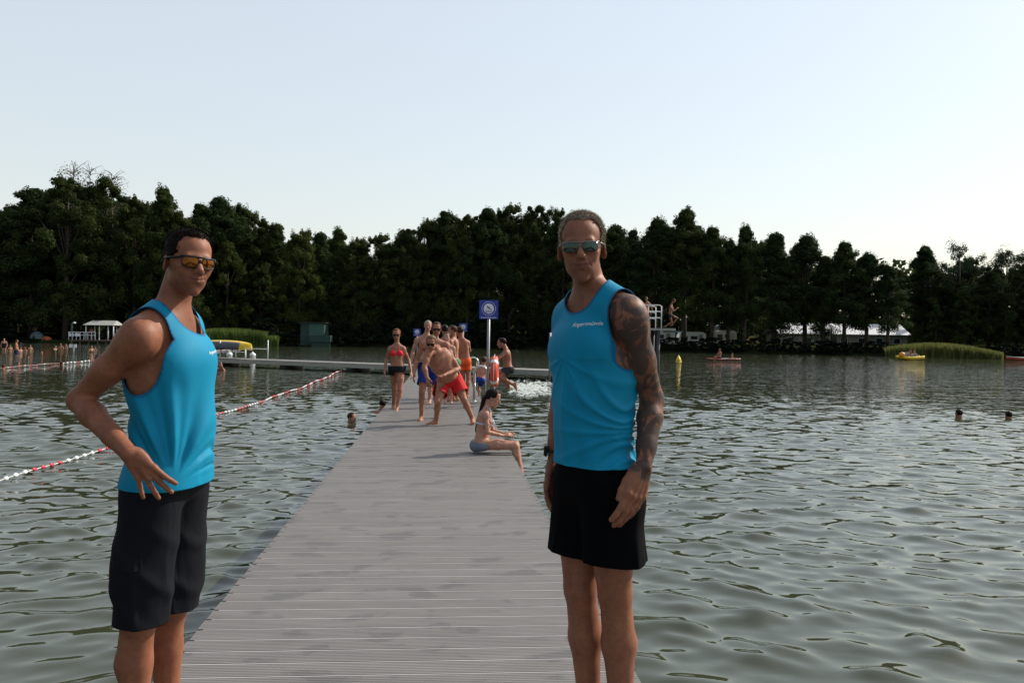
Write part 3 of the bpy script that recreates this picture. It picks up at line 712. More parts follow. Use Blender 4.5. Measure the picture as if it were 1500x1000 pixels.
# ---------- man on the right, tattooed arm, facing the camera
def man_right():
    J = dict(nb=P(864, 436, 2.90), sL=P(921, 461, 2.78), sR=P(838, 470, 3.00), eL=P(955, 585, 2.86), wL=P(943, 684, 2.74),
             eR=P(823, 588, 3.12), wR=P(813, 672, 3.05), hL=P(893, 716, 2.83), hR=P(853, 712, 2.97),
             kL=P(901, 868, 2.84), kR=P(850, 860, 2.94), h=P(852, 366, 2.88))
    J['aL'] = Vector((J['kL'].x+.040, J['kL'].y+.03, DECK+.08)); J['aR'] = Vector((J['kR'].x+.050, J['kR'].y+.02, DECK+.08))
    a = R(-97); headframe(J, (math.cos(a), math.sin(a), -.02), tilt=R(-3))
    for q in 'LR': J['f'+q] = np.array((-.30, -.95, 0.))
    D = nrm(v3(P(928, 730, 2.71))-v3(J['wL']))
    hands = dict(L=dict(D=D, N=(.60, -.78, .1), S=(-.75, -.6, 0), curl=[(.08, .26, .2), (.12, .3, .2), (.18, .32, .22), (.25, .35, .25)], splay=(.05, .01, -.03, -.06), thumb=(.40, .25, .15), sc=1.08),
                 R=dict(D=(-.05, -.05, -1), N=(-.6, .75, 0), S=(-.75, -.6, 0), curl=[(.2, .35, .3)]*4, splay=(.06, .02, -.03, -.08)))
    root = empty('person', (J['aR'].x*.5+J['aL'].x*.5, J['aR'].y*.5+J['aL'].y*.5, DECK),
                 'grey-haired man with sunglasses and a tattooed arm in black shorts, standing at the jetty edge', 'person', 'men in blue tank tops on the jetty')
    pr, fr = body_prims(J, 1.02, mus=.97, hands=hands, glu=.6, tw=.88, td=.88, headkw=dict(smile=.8, jaw=.98, cheek=.92, hs=.965, wide=.96), feet=dict(L=(-.3, -.95, 0), R=(-.45, -.9, 0)))
    hc = v3(J['h']); wc = v3(J['wL'])
    fine = [(hc-np.array((.11, .13, .13)), hc+np.array((.11, .12, .13)), .0030), (wc-np.array((.10, .10, .21)), wc+np.array((.06, .06, .02)), .0035)]
    f = field(pr, .0065, fine); V, F = f.nets(); V = smooth_mesh(V, F, 1, .35)
    mk = head_mask(V, J, .985, stub=.28, brows=.3)
    sL, eL, wL = v3(J['sL']), v3(J['eL']), v3(J['wL'])
    def seg(V, a, b, r):
        t = np.clip(((V-a)@(b-a))/((b-a)@(b-a)), 0, 1); d = np.linalg.norm(V-(a+t[:, None]*(b-a)), axis=1); return np.clip((r-d)/.01, 0, 1)
    tt = np.maximum(seg(V, sL+(eL-sL)*.0, eL, .082), seg(V, eL, wL-(wL-eL)*.06, .066)); tt *= np.clip(((V-fr['Nb'])@fr['X1']-.115)/.02, 0, 1)
    mk[:, 0] = tt
    mesh('body', V, F, M_SKIN2, root, mask=mk)
    make_hair(root, J, .985, M_HGREY, hf_=.036, fade=.92, thick_=.009, strands=18000, sl=.015, comb=(.35, .3, .35), seed=8)
    make_glasses(root, J, .985, M_GLGR, M_LENSG, lw=.030, lh=.0165, thin=True)
    X1, F1, U, Nb, Pc = fr['X1'], fr['F1'], fr['U'], fr['Nb'], fr['Pc']
    ex = [(Cone(Pc+(Nb-Pc)*.72+F1*.005, Pc+(Nb-Pc)*.02+F1*.0, .128, .142, (F1, .84)), .05), (Cone(v3(J['hL']), v3(J['hL'])-U*.05, .106, .108), .05), (Cone(v3(J['hR']), v3(J['hR'])-U*.05, .102, .104), .05)]
    def folds(V):
        z = V[:, 2]; x = (V-Nb)@X1; low = np.clip((1.55-z)/.25, 0, 1)
        side = np.clip((x-.05)/.07, 0, 1)
        w = .0105*np.sin(z*62+x*30+2.0*np.sin(x*16))*side*low
        w += .0075*np.sin((z+x*.55)*44+1.2)*low*np.exp(-((z-1.50)/.10)**2)
        w += .0035*np.sin(x*75+z*6)*np.clip((1.75-z)/.2, 0, 1)*.6
        v0 = V-v3(P(938, 632, 2.78)); ang = np.arctan2(-(v0@X1), v0[:, 2]); rr = np.linalg.norm(v0, axis=1)
        w += .0095*ridge(ang*15+rr*4, .5)*np.clip(rr/.06, 0, 1)*np.clip((.34-rr)/.2, 0, 1)
        v1 = V-(Nb-U*.20+X1*.0); a1 = np.arctan2(v1@X1, -v1@U); r1 = np.linalg.norm(v1, axis=1); w += .005*ridge(a1*11+1, .5)*np.clip((r1-.05)/.1, 0, 1)*np.clip((.42-r1)/.2, 0, 1)*(v1@U < 0)
        return w+.004*snoise(V, 13, 7)
    o, V2, F2 = tank_top(root, pr, fr, J, DECK+1.022, ex, neck=(.090, .115, .125, .042, .070), folds=folds, xs=.140, arm=(.080, .125, -.05))
    bvh = BVHTree.FromPolygons([Vector(v) for v in V2], [tuple(int(i) for i in t) for t in F2])
    text_on(o, bvh, 'Angermünde', Nb-U*.095+X1*.072+F1*.1, nrm(X1+F1*.0), U, F1, .098, M_WHITE)
    def sf(V):
        z = V[:, 2]; lowm = np.clip((1.40-z)/.25, 0, 1); ang = np.arctan2((V-Pc)@F1, (V-Pc)@X1)
        return (.0045*np.sin(ang*7+1)+.006*ridge(ang*11+z*5, .4))*lowm+.003*snoise(V, 18, 5)
    hz = DECK+.712; hl_, hr_ = v3(J['hL']), v3(J['hR'])
    s1, V3, F3 = shorts_mesh(root, 'athletic_shorts', pr, fr, J, M_BLACK, DECK+1.045, hz,
                [(hl_, hl_*.30+v3(J['kL'])*.70+np.array((.008, 0, -.06)), .095, .112, None), (hr_, hr_*.30+v3(J['kR'])*.70+np.array((-.012, 0, -.06)), .095, .108, None)],
                off=.014, folds=sf, k=.05, hemn=.006)
    mb = MB(); wr = Vector(J['wR'])+Vector((0, 0, .03))
    mb.tube([wr+Vector((math.cos(t)*.031, math.sin(t)*.031, 0)) for t in np.linspace(0, 2*math.pi, 20)[:-1]], .006, 6, closed=True)
    mb.box(wr+Vector((-.034, -.004, 0)), (.014, .036, .040), bev=.004)
    mb.build('wristwatch', M_GLFR, root)
    mb = MB(); k = wL+D*.118*1.04; 
    return root
# ------------------------------------------------------------------ light and sky
SUN_EL, SUN_AZ = 38, 60
def world():
    w = bpy.data.worlds.new('World'); sc.world = w; w.use_nodes = True; t = w.node_tree; bg = t.nodes['Background']
    s = N(t, 'ShaderNodeTexSky', sky_type='NISHITA'); s.sun_disc = False; s.sun_elevation = R(SUN_EL); s.sun_rotation = R(SUN_AZ)
    s.air_density = 1.6; s.dust_density = 1.2; s.ozone_density = 2.5; s.altitude = 60
    t.links.new(s.outputs[0], bg.inputs[0]); bg.inputs[1].default_value = 0.068
    # summer haze: pale and even on the sunward half of the sky, thinner on the far side
    tc = N(t, 'ShaderNodeTexCoord'); dt = N(t, 'ShaderNodeVectorMath', operation='DOT_PRODUCT'); dt.inputs[1].default_value = (math.sin(R(SUN_AZ)), math.cos(R(SUN_AZ)), 0)
    t.links.new(tc.outputs['Generated'], dt.inputs[0]); mr = N(t, 'ShaderNodeMapRange', i_1=-.55, i_2=0.0, i_3=.30, i_4=1.0); mr.interpolation_type = 'SMOOTHSTEP'; t.links.new(dt.outputs['Value'], mr.inputs[0])
    b2 = N(t, 'ShaderNodeBackground'); b2.inputs[0].default_value = (.505, .512, .525, 1); t.links.new(mr.outputs[0], b2.inputs[1])
    ad = N(t, 'ShaderNodeAddShader'); t.links.new(bg.outputs[0], ad.inputs[0]); t.links.new(b2.outputs[0], ad.inputs[1]); t.links.new(ad.outputs[0], t.nodes['World Output'].inputs[0])
    ld = bpy.data.lights.new('sun', 'SUN'); ld.energy = 5.0; ld.angle = R(.6); ld.color = (1, .92, .80)
    o = bpy.data.objects.new('sun', ld); col.objects.link(o)
    d = Vector((math.sin(R(SUN_AZ))*math.cos(R(SUN_EL)), math.cos(R(SUN_AZ))*math.cos(R(SUN_EL)), math.sin(R(SUN_EL))))
    o.rotation_euler = d.to_track_quat('Z', 'Y').to_euler()
    sc.view_settings.view_transform = 'Standard'; sc.view_settings.look = 'None'; sc.view_settings.gamma = 1; sc.view_settings.exposure = 0.0
world()

# ------------------------------------------------------------------ lake and ground
def hor(px): return 491.4+(px-750)*math.tan(R(0.8))
SLOPE = .112
def water():
    m, t, b = nt('lake_water')
    b.inputs['Base Color'].default_value = (0.042, 0.050, 0.027, 1); b.inputs['Roughness'].default_value = 0.035
    b.inputs['IOR'].default_value = 1.42; b.inputs['Specular IOR Level'].default_value = 0.5
    g = N(t, 'ShaderNodeNewGeometry'); prev = None; hsum = None
    dist = N(t, 'ShaderNodeVectorMath', operation='LENGTH'); t.links.new(g.outputs['Position'], dist.inputs[0])
    calm = N(t, 'ShaderNodeMapRange', i_1=80.0, i_2=112.0, i_3=1.0, i_4=0.5); calm.interpolation_type = 'SMOOTHSTEP'
    nz = N(t, 'ShaderNodeTexNoise', i_Scale=0.035, i_Detail=2.0); t.links.new(g.outputs['Position'], nz.inputs['Vector'])
    ad = N(t, 'ShaderNodeMath', operation='MULTIPLY_ADD', i_1=50.0); t.links.new(nz.outputs['Fac'], ad.inputs[0])
    dm = N(t, 'ShaderNodeMath', operation='SUBTRACT', i_1=25.0); t.links.new(dist.outputs['Value'], dm.inputs[0]); t.links.new(dm.outputs[0], ad.inputs[2])
    t.links.new(ad.outputs[0], calm.inputs[0])
    far = N(t, 'ShaderNodeMapRange', i_1=14.0, i_2=60.0, i_3=.30, i_4=1.7); t.links.new(dist.outputs['Value'], far.inputs[0])
    for sx, sy, rot, sca, det, amp, dist_ in ((.6, 1.0, -.22, 0.75, 1.0, .050, .5), (.75, 1.0, -.30, 2.4, 1.0, .030, .9), (.8, 1.0, .15, 6.5, 1.0, .0080, .6)):
        mp = N(t, 'ShaderNodeMapping', i_Scale=(sx, sy, 1)); mp.inputs['Rotation'].default_value = (0, 0, rot)
        t.links.new(g.outputs['Position'], mp.inputs[0])
        n = N(t, 'ShaderNodeTexNoise', i_Scale=sca, i_Detail=det, i_Distortion=dist_); n.inputs['Roughness'].default_value = .45
        t.links.new(mp.outputs[0], n.inputs['Vector'])
        mu = N(t, 'ShaderNodeMath', operation='MULTIPLY_ADD', i_1=amp); t.links.new(n.outputs['Fac'], mu.inputs[0])
        if hsum is None: mu.inputs[2].default_value = 0
        else: t.links.new(hsum, mu.inputs[2])
        hsum = mu.outputs[0]
    mm = N(t, 'ShaderNodeMath', operation='MULTIPLY'); t.links.new(hsum, mm.inputs[0]); t.links.new(calm.outputs[0], mm.inputs[1])
    bp = N(t, 'ShaderNodeBump', i_Strength=1.0, i_Distance=1.0); m4 = N(t, 'ShaderNodeMath', operation='MULTIPLY'); t.links.new(mm.outputs[0], m4.inputs[0]); t.links.new(far.outputs[0], m4.inputs[1]); t.links.new(m4.outputs[0], bp.inputs['Height']); t.links.new(bp.outputs[0], b.inputs['Normal'])
    # real wavelets: one sheet of rings, fine where the lake lies open before the jetty, coarser away from it
    rs = [.5, 1.0]
    while rs[-1] < 240: q = rs[-1]; rs.append(q+(min(max(.038, q*q/5200), .30) if q < 105 else q*.05))
    th = [-math.pi]
    while th[-1] < math.pi-1e-6: a = th[-1]; th.append(min(math.pi, a+(.0045 if -.66 <= a < .66 else .02 if abs(a) < 1.2 else .06)))
    th = np.array(th[:-1]); rs = np.array(rs); TH, RR = np.meshgrid(th, rs); X = np.sin(TH)*RR; Y = np.cos(TH)*RR; Z = np.zeros_like(X)
    r = np.random.default_rng(11); K = 70
    # gusts: patches of livelier and calmer water
    gust = .85+.30*np.sin(X*.11+1+np.sin(Y*.07))*np.sin(Y*.09+.5)+.18*np.sin(X*.31+Y*.23)
    env = gust*np.interp(RR, [0, 6, 14, 70, 105, 240], [.75, .85, 1.15, 1.25, .55, .3]); cell = np.maximum(np.gradient(rs)[:, None]+0*TH, RR*.0045)
    wx, wy = X+.25*np.sin(Y*.9+X*.4), Y+.25*np.sin(X*.7-Y*.3)
    for i in range(K):
        lam = .18*(4.6)**r.random(); k = 2*math.pi/lam; a = math.pi/2+.35+r.normal()*.62; sl = SLOPE*math.sqrt(2/K)
        f = np.clip(lam/(cell*2.6)-1, 0, 1); Z += f*(sl/k)*np.sin(k*(math.cos(a)*wx+math.sin(a)*wy)+r.uniform(0, 6.28))
    s0 = Z.std()+1e-6; Z = Z+.12*(Z*Z/s0-s0)            # peaked crests, flat troughs
    Z = Z*env; V = np.stack([X, Y, Z], 2).reshape(-1, 3); V = np.concatenate([V, [[0, 0, 0]]]); nr, na = X.shape
    I = np.arange(nr-1)[:, None]*na; J0 = np.arange(na)[None]; J1 = (J0+1) % na
    F = np.stack([I+J0, I+na+J0, I+na+J1, I+J1], 2).reshape(-1, 4)[:, ::-1].copy()
    tri = np.stack([np.full(na, len(V)-1), np.arange(na), (np.arange(na)+1) % na, (np.arange(na)+1) % na], 1)
    tag(mesh('water', V, F[(F >= 0).all(1)], m), kind='structure')
water()
def shore(th):
    """distance of the shoreline; th measured from +y towards +x"""
    px = 750+1250*math.tan(th) if abs(th) < 1.3 else (3000 if th > 0 else -1500)
    xs = [-1500, -200, 0, 200, 420, 600, 800, 950, 1100, 1300, 1500, 1800, 3000]; ys = [70, 108, 116, 116, 120, 126, 126, 112, 110, 106, 100, 90, 60]
    f = float(np.interp(px, xs, ys))/max(.3, math.cos(th)) if abs(th) < 1.3 else 65
    return f+1.2*math.sin(th*23)+.8*math.sin(th*57+1)
def gz(r, s):
    return float(np.interp(r-s, [-6, 0, 1.2, 12, 60, 200, 400, 1400], [-1.6, -.12, .35, .9, 2.2, 5, 9, 14]))
def ground():
    V = []; F = []; na = 360; offs = [-6, -2, 0, 1.2, 4, 12, 30, 60, 110, 200, 400, 1400]
    for k in range(na):
        th = -math.pi+2*math.pi*k/na; s = shore(th)
        for o in offs: V.append((math.sin(th)*(s+o), math.cos(th)*(s+o), gz(s+o, s)+(0 if o < 1 else .12*math.sin(k*1.7+o))))
    m_ = len(offs)
    for k in range(na):
        k2 = (k+1) % na
        for i in range(m_-1): F.append((k*m_+i, k*m_+i+1, k2*m_+i+1, k2*m_+i))
    m = simple('shore_ground', (.016, .022, .009), 1.0, var=.5, scale=.4, spec=0.0)
    tag(mesh('ground', V, F, m), kind='structure')
ground()
def onshore(px, back):
    """a point on the ground `back` metres behind the shoreline at picture column px"""
    d = ray(px, 495); th = math.atan2(d.x, d.y); s = shore(th); r = s+back
    return Vector((math.sin(th)*r, math.cos(th)*r, gz(r, s)))

# ------------------------------------------------------------------ trees
def leafmat(name, c, tr=.3):
    m, t, b = nt(name); g = N(t, 'ShaderNodeTexCoord'); oi = N(t, 'ShaderNodeObjectInfo')
    n = N(t, 'ShaderNodeTexNoise', i_Scale=.5, i_Detail=4.0); t.links.new(g.outputs['Object'], n.inputs['Vector'])
    c1 = ramp(t, n.outputs['Fac'], [(.3, tuple(x*.7 for x in c)), (.5, c), (.72, (c[0]*1.4, c[1]*1.25, c[2]*1.1))])
    c2 = mixc(t, .5, c1, ramp(t, oi.outputs['Random'], [(0, (.55, .7, .7)), (.5, (1, 1, 1)), (1, (1.5, 1.25, .8))]), 'MULTIPLY')
    t.links.new(c2, b.inputs['Base Color']); b.inputs['Roughness'].default_value = .8; b.inputs['Specular IOR Level'].default_value = .08
    tl = N(t, 'ShaderNodeBsdfTranslucent'); t.links.new(c2, tl.inputs[0]); ms = N(t, 'ShaderNodeMixShader', i_0=tr)
    t.links.new(b.outputs[0], ms.inputs[1]); t.links.new(tl.outputs[0], ms.inputs[2]); t.links.new(ms.outputs[0], t.nodes['Material Output'].inputs[0])
    return m
M_LEAF = leafmat('alder_leaves', (.034, .056, .018)); M_LEAF2 = leafmat('oak_leaves', (.044, .062, .018)); M_PINE = leafmat('pine_needles', (.030, .052, .024), .15)
M_BUSH = leafmat('bank_leaves', (.011, .020, .012), .02); M_BIRCH = leafmat('birch_leaves', (.10, .10, .045), .35); M_BARK = simple('bark', (.055, .042, .032), .9, var=.4, scale=3, bump=.03)
M_TWIG = simple('grey_twigs', (.16, .13, .11), .9, var=.3, scale=3)
def leaf_cards(C, Rr, n, size, r, flat=.75):
    """n leaf-sized faces spread through a clump"""
    d = r.normal(size=(n, 3)); d /= np.linalg.norm(d, axis=1)[:, None]; rad = Rr*(.35+.65*r.random(n)**.6)
    c = C+d*rad[:, None]*np.array((1, 1, flat)); nn = d+r.normal(size=(n, 3))*.38; nn[:, 2] += .35; nn /= np.linalg.norm(nn, axis=1)[:, None]
    a = np.cross(nn, r.normal(size=(n, 3))); a /= np.linalg.norm(a, axis=1)[:, None]; b = np.cross(nn, a)
    s = size*r.uniform(.6, 1.25, n)[:, None]; q = np.stack([c-a*s*.5, c-b*s*.33, c+a*s*.5, c+b*s*.33], 1)
    return q.reshape(-1, 3)
def tree_template(seed, kind, H=20.0):
    r = np.random.default_rng(seed); cl = []
    par = dict(round=(.10, .29, 120), tall=(.16, .19, 100), clear=(.24, .20, 95), cone=(.14, .17, 100), open=(.30, .27, 44), birch=(.2, .17, 60), bush=(.0, .62, 40))[kind]
    base, wid, nc = par
    for i in range(nc):
        t = r.random()**.72; z = base+(1-base)*t
        if kind in ('round', 'bush'): w = wid*math.sqrt(max(.06, 1-((t-.42)/.61)**2))
        elif kind == 'tall': w = wid*(min(1, (t+.12)*3.2))*(1-t**3.0*.74)
        elif kind == 'clear': w = wid*(min(1, (t+.15)*3.5))*(1-t**3.0*.80)
        elif kind == 'cone': w = wid*(min(1, (t+.15)*3))*(1-t**1.5*.84)
        elif kind == 'birch': w = wid*(min(1, (t+.12)*2.2))*(1-t**2*.75)
        else: w = wid*math.sqrt(max(.03, 1-((t-.5)/.56)**2))
        a = r.uniform(0, 6.283); q = r.random()**.45; w *= 1+.26*math.sin(a*3+seed+z*4)+.20*math.sin(a*5+z*17)
        cr = (.048+.062*r.random())*(1-.55*t if kind != 'open' else .9)*(1.3 if kind == 'bush' else 1); q = q if t < .85 else q*.7
        cl.append((np.array((math.cos(a)*w*q, math.sin(a)*w*q, z*.985-cr*.3))*H, cr*H))
    if kind in ('tall', 'clear', 'cone'):
        for i in range(22):
            t = .66+.32*i/21; a = i*2.4+seed; w = wid*(1.06-t)*1.9*r.random()**.5; cl.append((np.array((math.cos(a)*w, math.sin(a)*w, base+(1-base)*t-.02))*H, (.062-.034*(t-.66)/.32)*H))
    n = 300 if kind not in ('open', 'birch') else 230; sz = .29 if kind != 'birch' else .34
    if kind == 'bush': sz = 3.0; n = 130
    Q = [leaf_cards(c, rr, n, sz, r, .7 if kind != 'birch' else 1.3) for c, rr in cl]
    # loose sprays standing out of the outline
    for c, rr in cl[::2]:
        dirn = nrm(np.array((c[0], c[1], (c[2]-H*.5)*.5))); Q.append(leaf_cards(c+dirn*rr*.9, rr*.65, 40, sz*.9, r, 1))
    crown = np.concatenate(Q); F = np.arange(len(crown)).reshape(-1, 4)
    mb = MB(); th = .017*H; bend = r.normal(size=2)*.02*H
    tp = [(0, 0, -.4), (bend[0]*.2, bend[1]*.2, H*.2), (bend[0]*.7, bend[1]*.7, H*.5), (bend[0], bend[1], H*.86)]
    mb.tube(tp, [th*1.25, th, th*.65, th*.18], 8)
    for c, rr in cl[:14]:
        z0 = max(base*.8*H, c[2]*.55+.05*H*r.random()); k = z0/(H*.86); st = (bend[0]*k, bend[1]*k, z0)
        m1 = ((st[0]+c[0])/2, (st[1]+c[1])/2, (st[2]+c[2])/2+.02*H); mb.tube([st, m1, tuple(c)], [th*.34, th*.22, th*.07], 5)
    return crown, F, mb
TEMPL = {}
def tree(kind, seed, loc, H, W, rot, label, group, cat='tree', name=None, leaf=None, width0=None):
    key = (kind, seed, leaf.name if leaf else '')
    name = name or dict(round='deciduous_tree', tall='alder_tree', clear='alder_tree', cone='alder_tree', open='pine_tree', birch='birch_tree', bush='bank_shrub')[kind]
    if key not in TEMPL:
        cr, F, mb = tree_template(seed, kind)
        lm = leaf or dict(bush=M_BUSH, round=M_LEAF2, open=M_PINE, birch=M_BIRCH).get(kind, M_LEAF)
        root = empty(name, (0, 0, 0)); mesh('crown', cr, F, lm, root, False); mb.build('trunk', M_BARK, root, True)
        TEMPL[key] = [root, True, cr[:, 0].max()-cr[:, 0].min()]
    tp = TEMPL[key]; root = tp[0]
    o = root if tp[1] else copy_tree(root)
    if not tp[1]: pass
    tp[1] = False; o.name = name; o.location = loc; o.rotation_euler = (0, 0, rot); s = H/20.0; sx = W/tp[2]
    o.scale = (sx, sx, s); tag(o, label, cat, group)
    return o
SKY = [(-40, 300, 95, 'round'), (8, 302, 80, 'round'), (45, 277, 85, 'tall'), (95, 262, 105, 'round'), (150, 262, 95, 'round'), (196, 290, 70, 'round'),
       (238, 277, 62, 'clear'), (262, 312, 60, 'round'), (292, 300, 55, 'tall'), (318, 288, 62, 'tall'), (350, 300, 70, 'round'), (383, 322, 58, 'round'), (404, 330, 44, 'cone'),
       (440, 338, 62, 'round'), (468, 343, 46, 'cone'), (495, 336, 50, 'cone'), (522, 350, 62, 'round'), (556, 345, 72, 'round'), (592, 337, 62, 'round'), (625, 322, 66, 'round'),
       (652, 311, 56, 'tall'), (684, 316, 62, 'round'), (712, 306, 58, 'tall'), (745, 301, 72, 'round'), (785, 303, 70, 'round'), (822, 308, 66, 'round'), (862, 318, 62, 'tall'),
       (900, 330, 54, 'tall'), (925, 340, 46, 'clear'), (962, 320, 62, 'clear'), (1002, 308, 74, 'clear'), (1042, 336, 56, 'clear'), (1066, 352, 50, 'clear'), (1090, 333, 50, 'clear'),
       (1134, 344, 56, 'cone'), (1180, 345, 60, 'clear'), (1206, 378, 44, 'cone'), (1236, 358, 56, 'clear'), (1270, 372, 54, 'clear'), (1300, 392, 48, 'clear'),
       (1352, 362, 44, 'tall'), (1408, 357, 70, 'open'), (1385, 402, 70, 'round'), (1448, 392, 66, 'round'), (1474, 370, 66, 'open'), (1520, 372, 80, 'round'), (1580, 380, 80, 'round')]
MARK = [(30, 'above the bathing beach'), (75, 'above the blue beach tent'), (125, 'above the white pavilion'), (190, "behind the hand-on-hip man's elbow"), (250, 'just behind the dark-haired man'), (330, "above the left reed bed"),
        (400, 'beside the left reed bed'), (490, 'above the green hut'), (545, 'right of the green hut'), (605, 'above the woman in the red bikini'), (665, 'above the group on the jetty'), (735, 'above the blue swimming sign'),
        (800, "left of the grey-haired man's head"), (880, "behind the grey-haired man's head"), (950, "above the diving tower's left side"), (1025, 'above the diving tower'), (1080, 'above the caravans'),
        (1140, 'left of the metal-roofed building'), (1330, 'above the metal-roofed building'), (1470, 'above the right reed bed'), (1700, 'at the right end of the shore')]
KIND = dict(round='broad leafy tree', tall='tall full-crowned alder', clear='tall alder with bare lower trunk', cone='narrow pointed alder', open='pine with an open ragged crown')
used = {}
r0 = random.Random(5); seeds = dict(round=(11, 12, 13), tall=(21, 22), clear=(31, 32, 33), cone=(41, 42), open=(51, 52))
for i, (px, yt, wpx, kd) in enumerate(SKY):
    back = 5+4*r0.random()+(12 if px > 1335 else 0)+(10 if 290 < px < 410 else 0); p = onshore(px, back if not 1100 < px < 1320 else 4+2*r0.random()); D = p.y
    H = (hor(px)-yt)/1250*D+CAMZ-p.z+.3; W = wpx/1250*D*1.62
    mk = next(m for x, m in MARK if px <= x) if px <= 1700 else MARK[-1][1]
    lb = '%s %s' % (KIND[kd], mk); k = used.get(lb, 0); used[lb] = k+1
    if k: lb = '%s, %s of them rightward' % (lb, ['', 'second', 'third', 'fourth', 'fifth', 'sixth', 'seventh'][k])
    tree(kd, seeds[kd][i % len(seeds[kd])], p, H, W, r0.uniform(0, 6.28), lb, 'front row of trees round the lake')
xs = [s[0] for s in SKY]; ys = [s[1] for s in SKY]
so = sorted(zip(xs, ys)); xs = [a for a, b in so]; ys = [b for a, b in so]
def sky_y(px): return float(np.interp(px, xs, ys))
for row, (back, step, drop) in enumerate(((22, 36, 9), (38, 50, 6), (12, 50, 60))):
    px = -90+row*17
    while px < 1640:
        if not (row == 2 and 935 < px < 1345) and not (row == 0 and 1120 < px < 1345):
            p = onshore(px, back+4*r0.random()); D = p.y; yt = sky_y(px)+drop+10*r0.random()
            if 1290 < px < 1340: yt = max(yt, 388)
            kd = r0.choice(('round', 'tall', 'round', 'cone')); H = (hor(px)-yt)/1250*D+CAMZ-p.z
            tree(kd, seeds[kd][int(px) % len(seeds[kd])], p, H, H*(.62 if kd == 'round' else .48), r0.uniform(0, 6.28),
                 ('dark tree standing deep in the wood behind the front trees', 'tree in the rearmost row of the wood', 'low dark tree filling the wood edge at the water')[row], 'wood behind the lake shore, row of dark trees %s' % ('inside', 'at the back', 'at the edge')[row])
        px += step*r0.uniform(.8, 1.2)
# fill of the wood: far foliage nobody could count
def forest():
    r = np.random.default_rng(3); Q = []
    for px in np.arange(-120, 1680, 9):
        for back in (52, 62):
            p = onshore(px+r.uniform(-4, 4), back); D = p.y; yt = sky_y(px)+28+r.uniform(0, 14)
            if 1285 < px < 1345: yt = 386+abs(px-1312)*.05+r.uniform(0, 4)
            H = (hor(px)-yt)/1250*D+CAMZ-p.z
            for z in np.arange(.6, H, 1.9): Q.append(leaf_cards(np.array((p.x, p.y, p.z+z)), 1.7, 9, 1.5, r, 1))
    q = np.concatenate(Q); tag(mesh('forest', q, np.arange(len(q)).reshape(-1, 4), M_LEAF, None, False), 'dark mass of distant wood seen between the shore trees', 'woodland', kind='stuff')
forest()
# bare birch tops above the left wood
def birch(px, yt, seed, label):
    p = onshore(px, 10); D = p.y; H = (hor(px)-yt)/1250*D+CAMZ-p.z; r = random.Random(seed); root = empty('birch_tree', p, label, 'tree', 'half-bare birches above the left wood')
    mb = MB(); mb.tube([p, p+Vector((.3, 0, H*.6)), p+Vector((.1, 0, H*.97))], [.22, .14, .03], 6)
    for i in range(46):
        z = H*(.66+.32*r.random()); a = r.uniform(0, 6.28); l = r.uniform(.8, 2.6)*(1.2-z/H*.4); c = p+Vector((.2, 0, z)); e = c+Vector((math.cos(a)*l, math.sin(a)*l, l*r.uniform(.2, .9)))
        mb.tube([c, (c+e)/2+Vector((0, 0, .15)), e, e+Vector((math.cos(a)*.4, math.sin(a)*.4, -.5))], [.045, .035, .022, .012], 4)
    mb.build('trunk', M_TWIG, root, True); rr = np.random.default_rng(seed); Q = []
    for i in range(26):
        z = H*(.70+.27*r.random()); a = r.uniform(0, 6.28); l = r.uniform(.2, 2.0); Q.append(leaf_cards(np.array(p+Vector((math.cos(a)*l, math.sin(a)*l, z))), .7, 16, .24, rr, 1.3))
    q = np.concatenate(Q); mesh('crown', q, np.arange(len(q)).reshape(-1, 4), M_BIRCH, root, False)
birch(104, 236, 1, 'half-bare birch top with a nest-like clump, left of its two neighbours')
birch(128, 244, 2, 'thin half-bare birch top in the middle of the three')
birch(160, 248, 3, 'leafier birch top rising on the right of the three')
# low shrubs along the bank
sh = 0; px = -60
while px < 1560:
    if not (292 < px < 402 or 1300 < px < 1470 or 20 < px < 170 or 436 < px < 490):
        hgt = r0.uniform(1.1, 1.7) if px > 930 else r0.uniform(2.0, 4.2); p = onshore(px, .9+r0.random())
        tree('bush', (61, 62)[sh % 2], p, hgt, hgt*r0.uniform(1.7, 2.6), r0.uniform(0, 6.28), 'low dark green shrub growing at the water line of the far bank', 'shrubs along the bank')
        sh += 1
    px += r0.uniform(11, 18) if px > 930 else r0.uniform(24, 38)

# ------------------------------------------------------------------ reeds
def reeds(name, x0, x1, hgt, n, c, label, back=(-4.5, 2.0), seed=1, prof=None):
    r = np.random.default_rng(seed); V = []; m = leafmat(name+'_green', c, .35)
    for i in range(n):
        px = r.uniform(x0, x1); p = onshore(px, r.uniform(*back)); u = (px-x0)/(x1-x0); h = hgt*r.uniform(.65, 1.08)*(prof(u) if prof else 1)
        lean = r.normal(size=2)*.12*h; w = r.uniform(.03, .07); a = r.uniform(0, 3.14); d = np.array((math.cos(a)*w, math.sin(a)*w, 0))
        b = np.array((p.x, p.y, -.3)); mid = b+np.array((lean[0]*.4, lean[1]*.4, h*.6+.3)); tp = b+np.array((lean[0], lean[1], h+.3))
        V += [b-d, b+d, mid+d, mid-d, mid-d, mid+d, tp+d*.15, tp-d*.15]
    V = np.array(V); tag(mesh(name, V, np.arange(len(V)).reshape(-1, 4), m, None, False), label, 'reeds', kind='stuff')
reeds('reeds', 286, 408, 2.3, 9000, (.14, .19, .05), 'bright green reed bed behind the overturned yellow boat', seed=2, prof=lambda u: .75+.25*math.sin(min(1, u*1.2)*math.pi*.7+.5) if u < .85 else .62)
reeds('reeds', 1298, 1470, 1.55, 9000, (.13, .155, .06), 'yellow-green reed bed behind the yellow pedal boat', seed=3, prof=lambda u: .5+.6*math.sin(math.pi*min(1, max(0, u*.9+.12))))

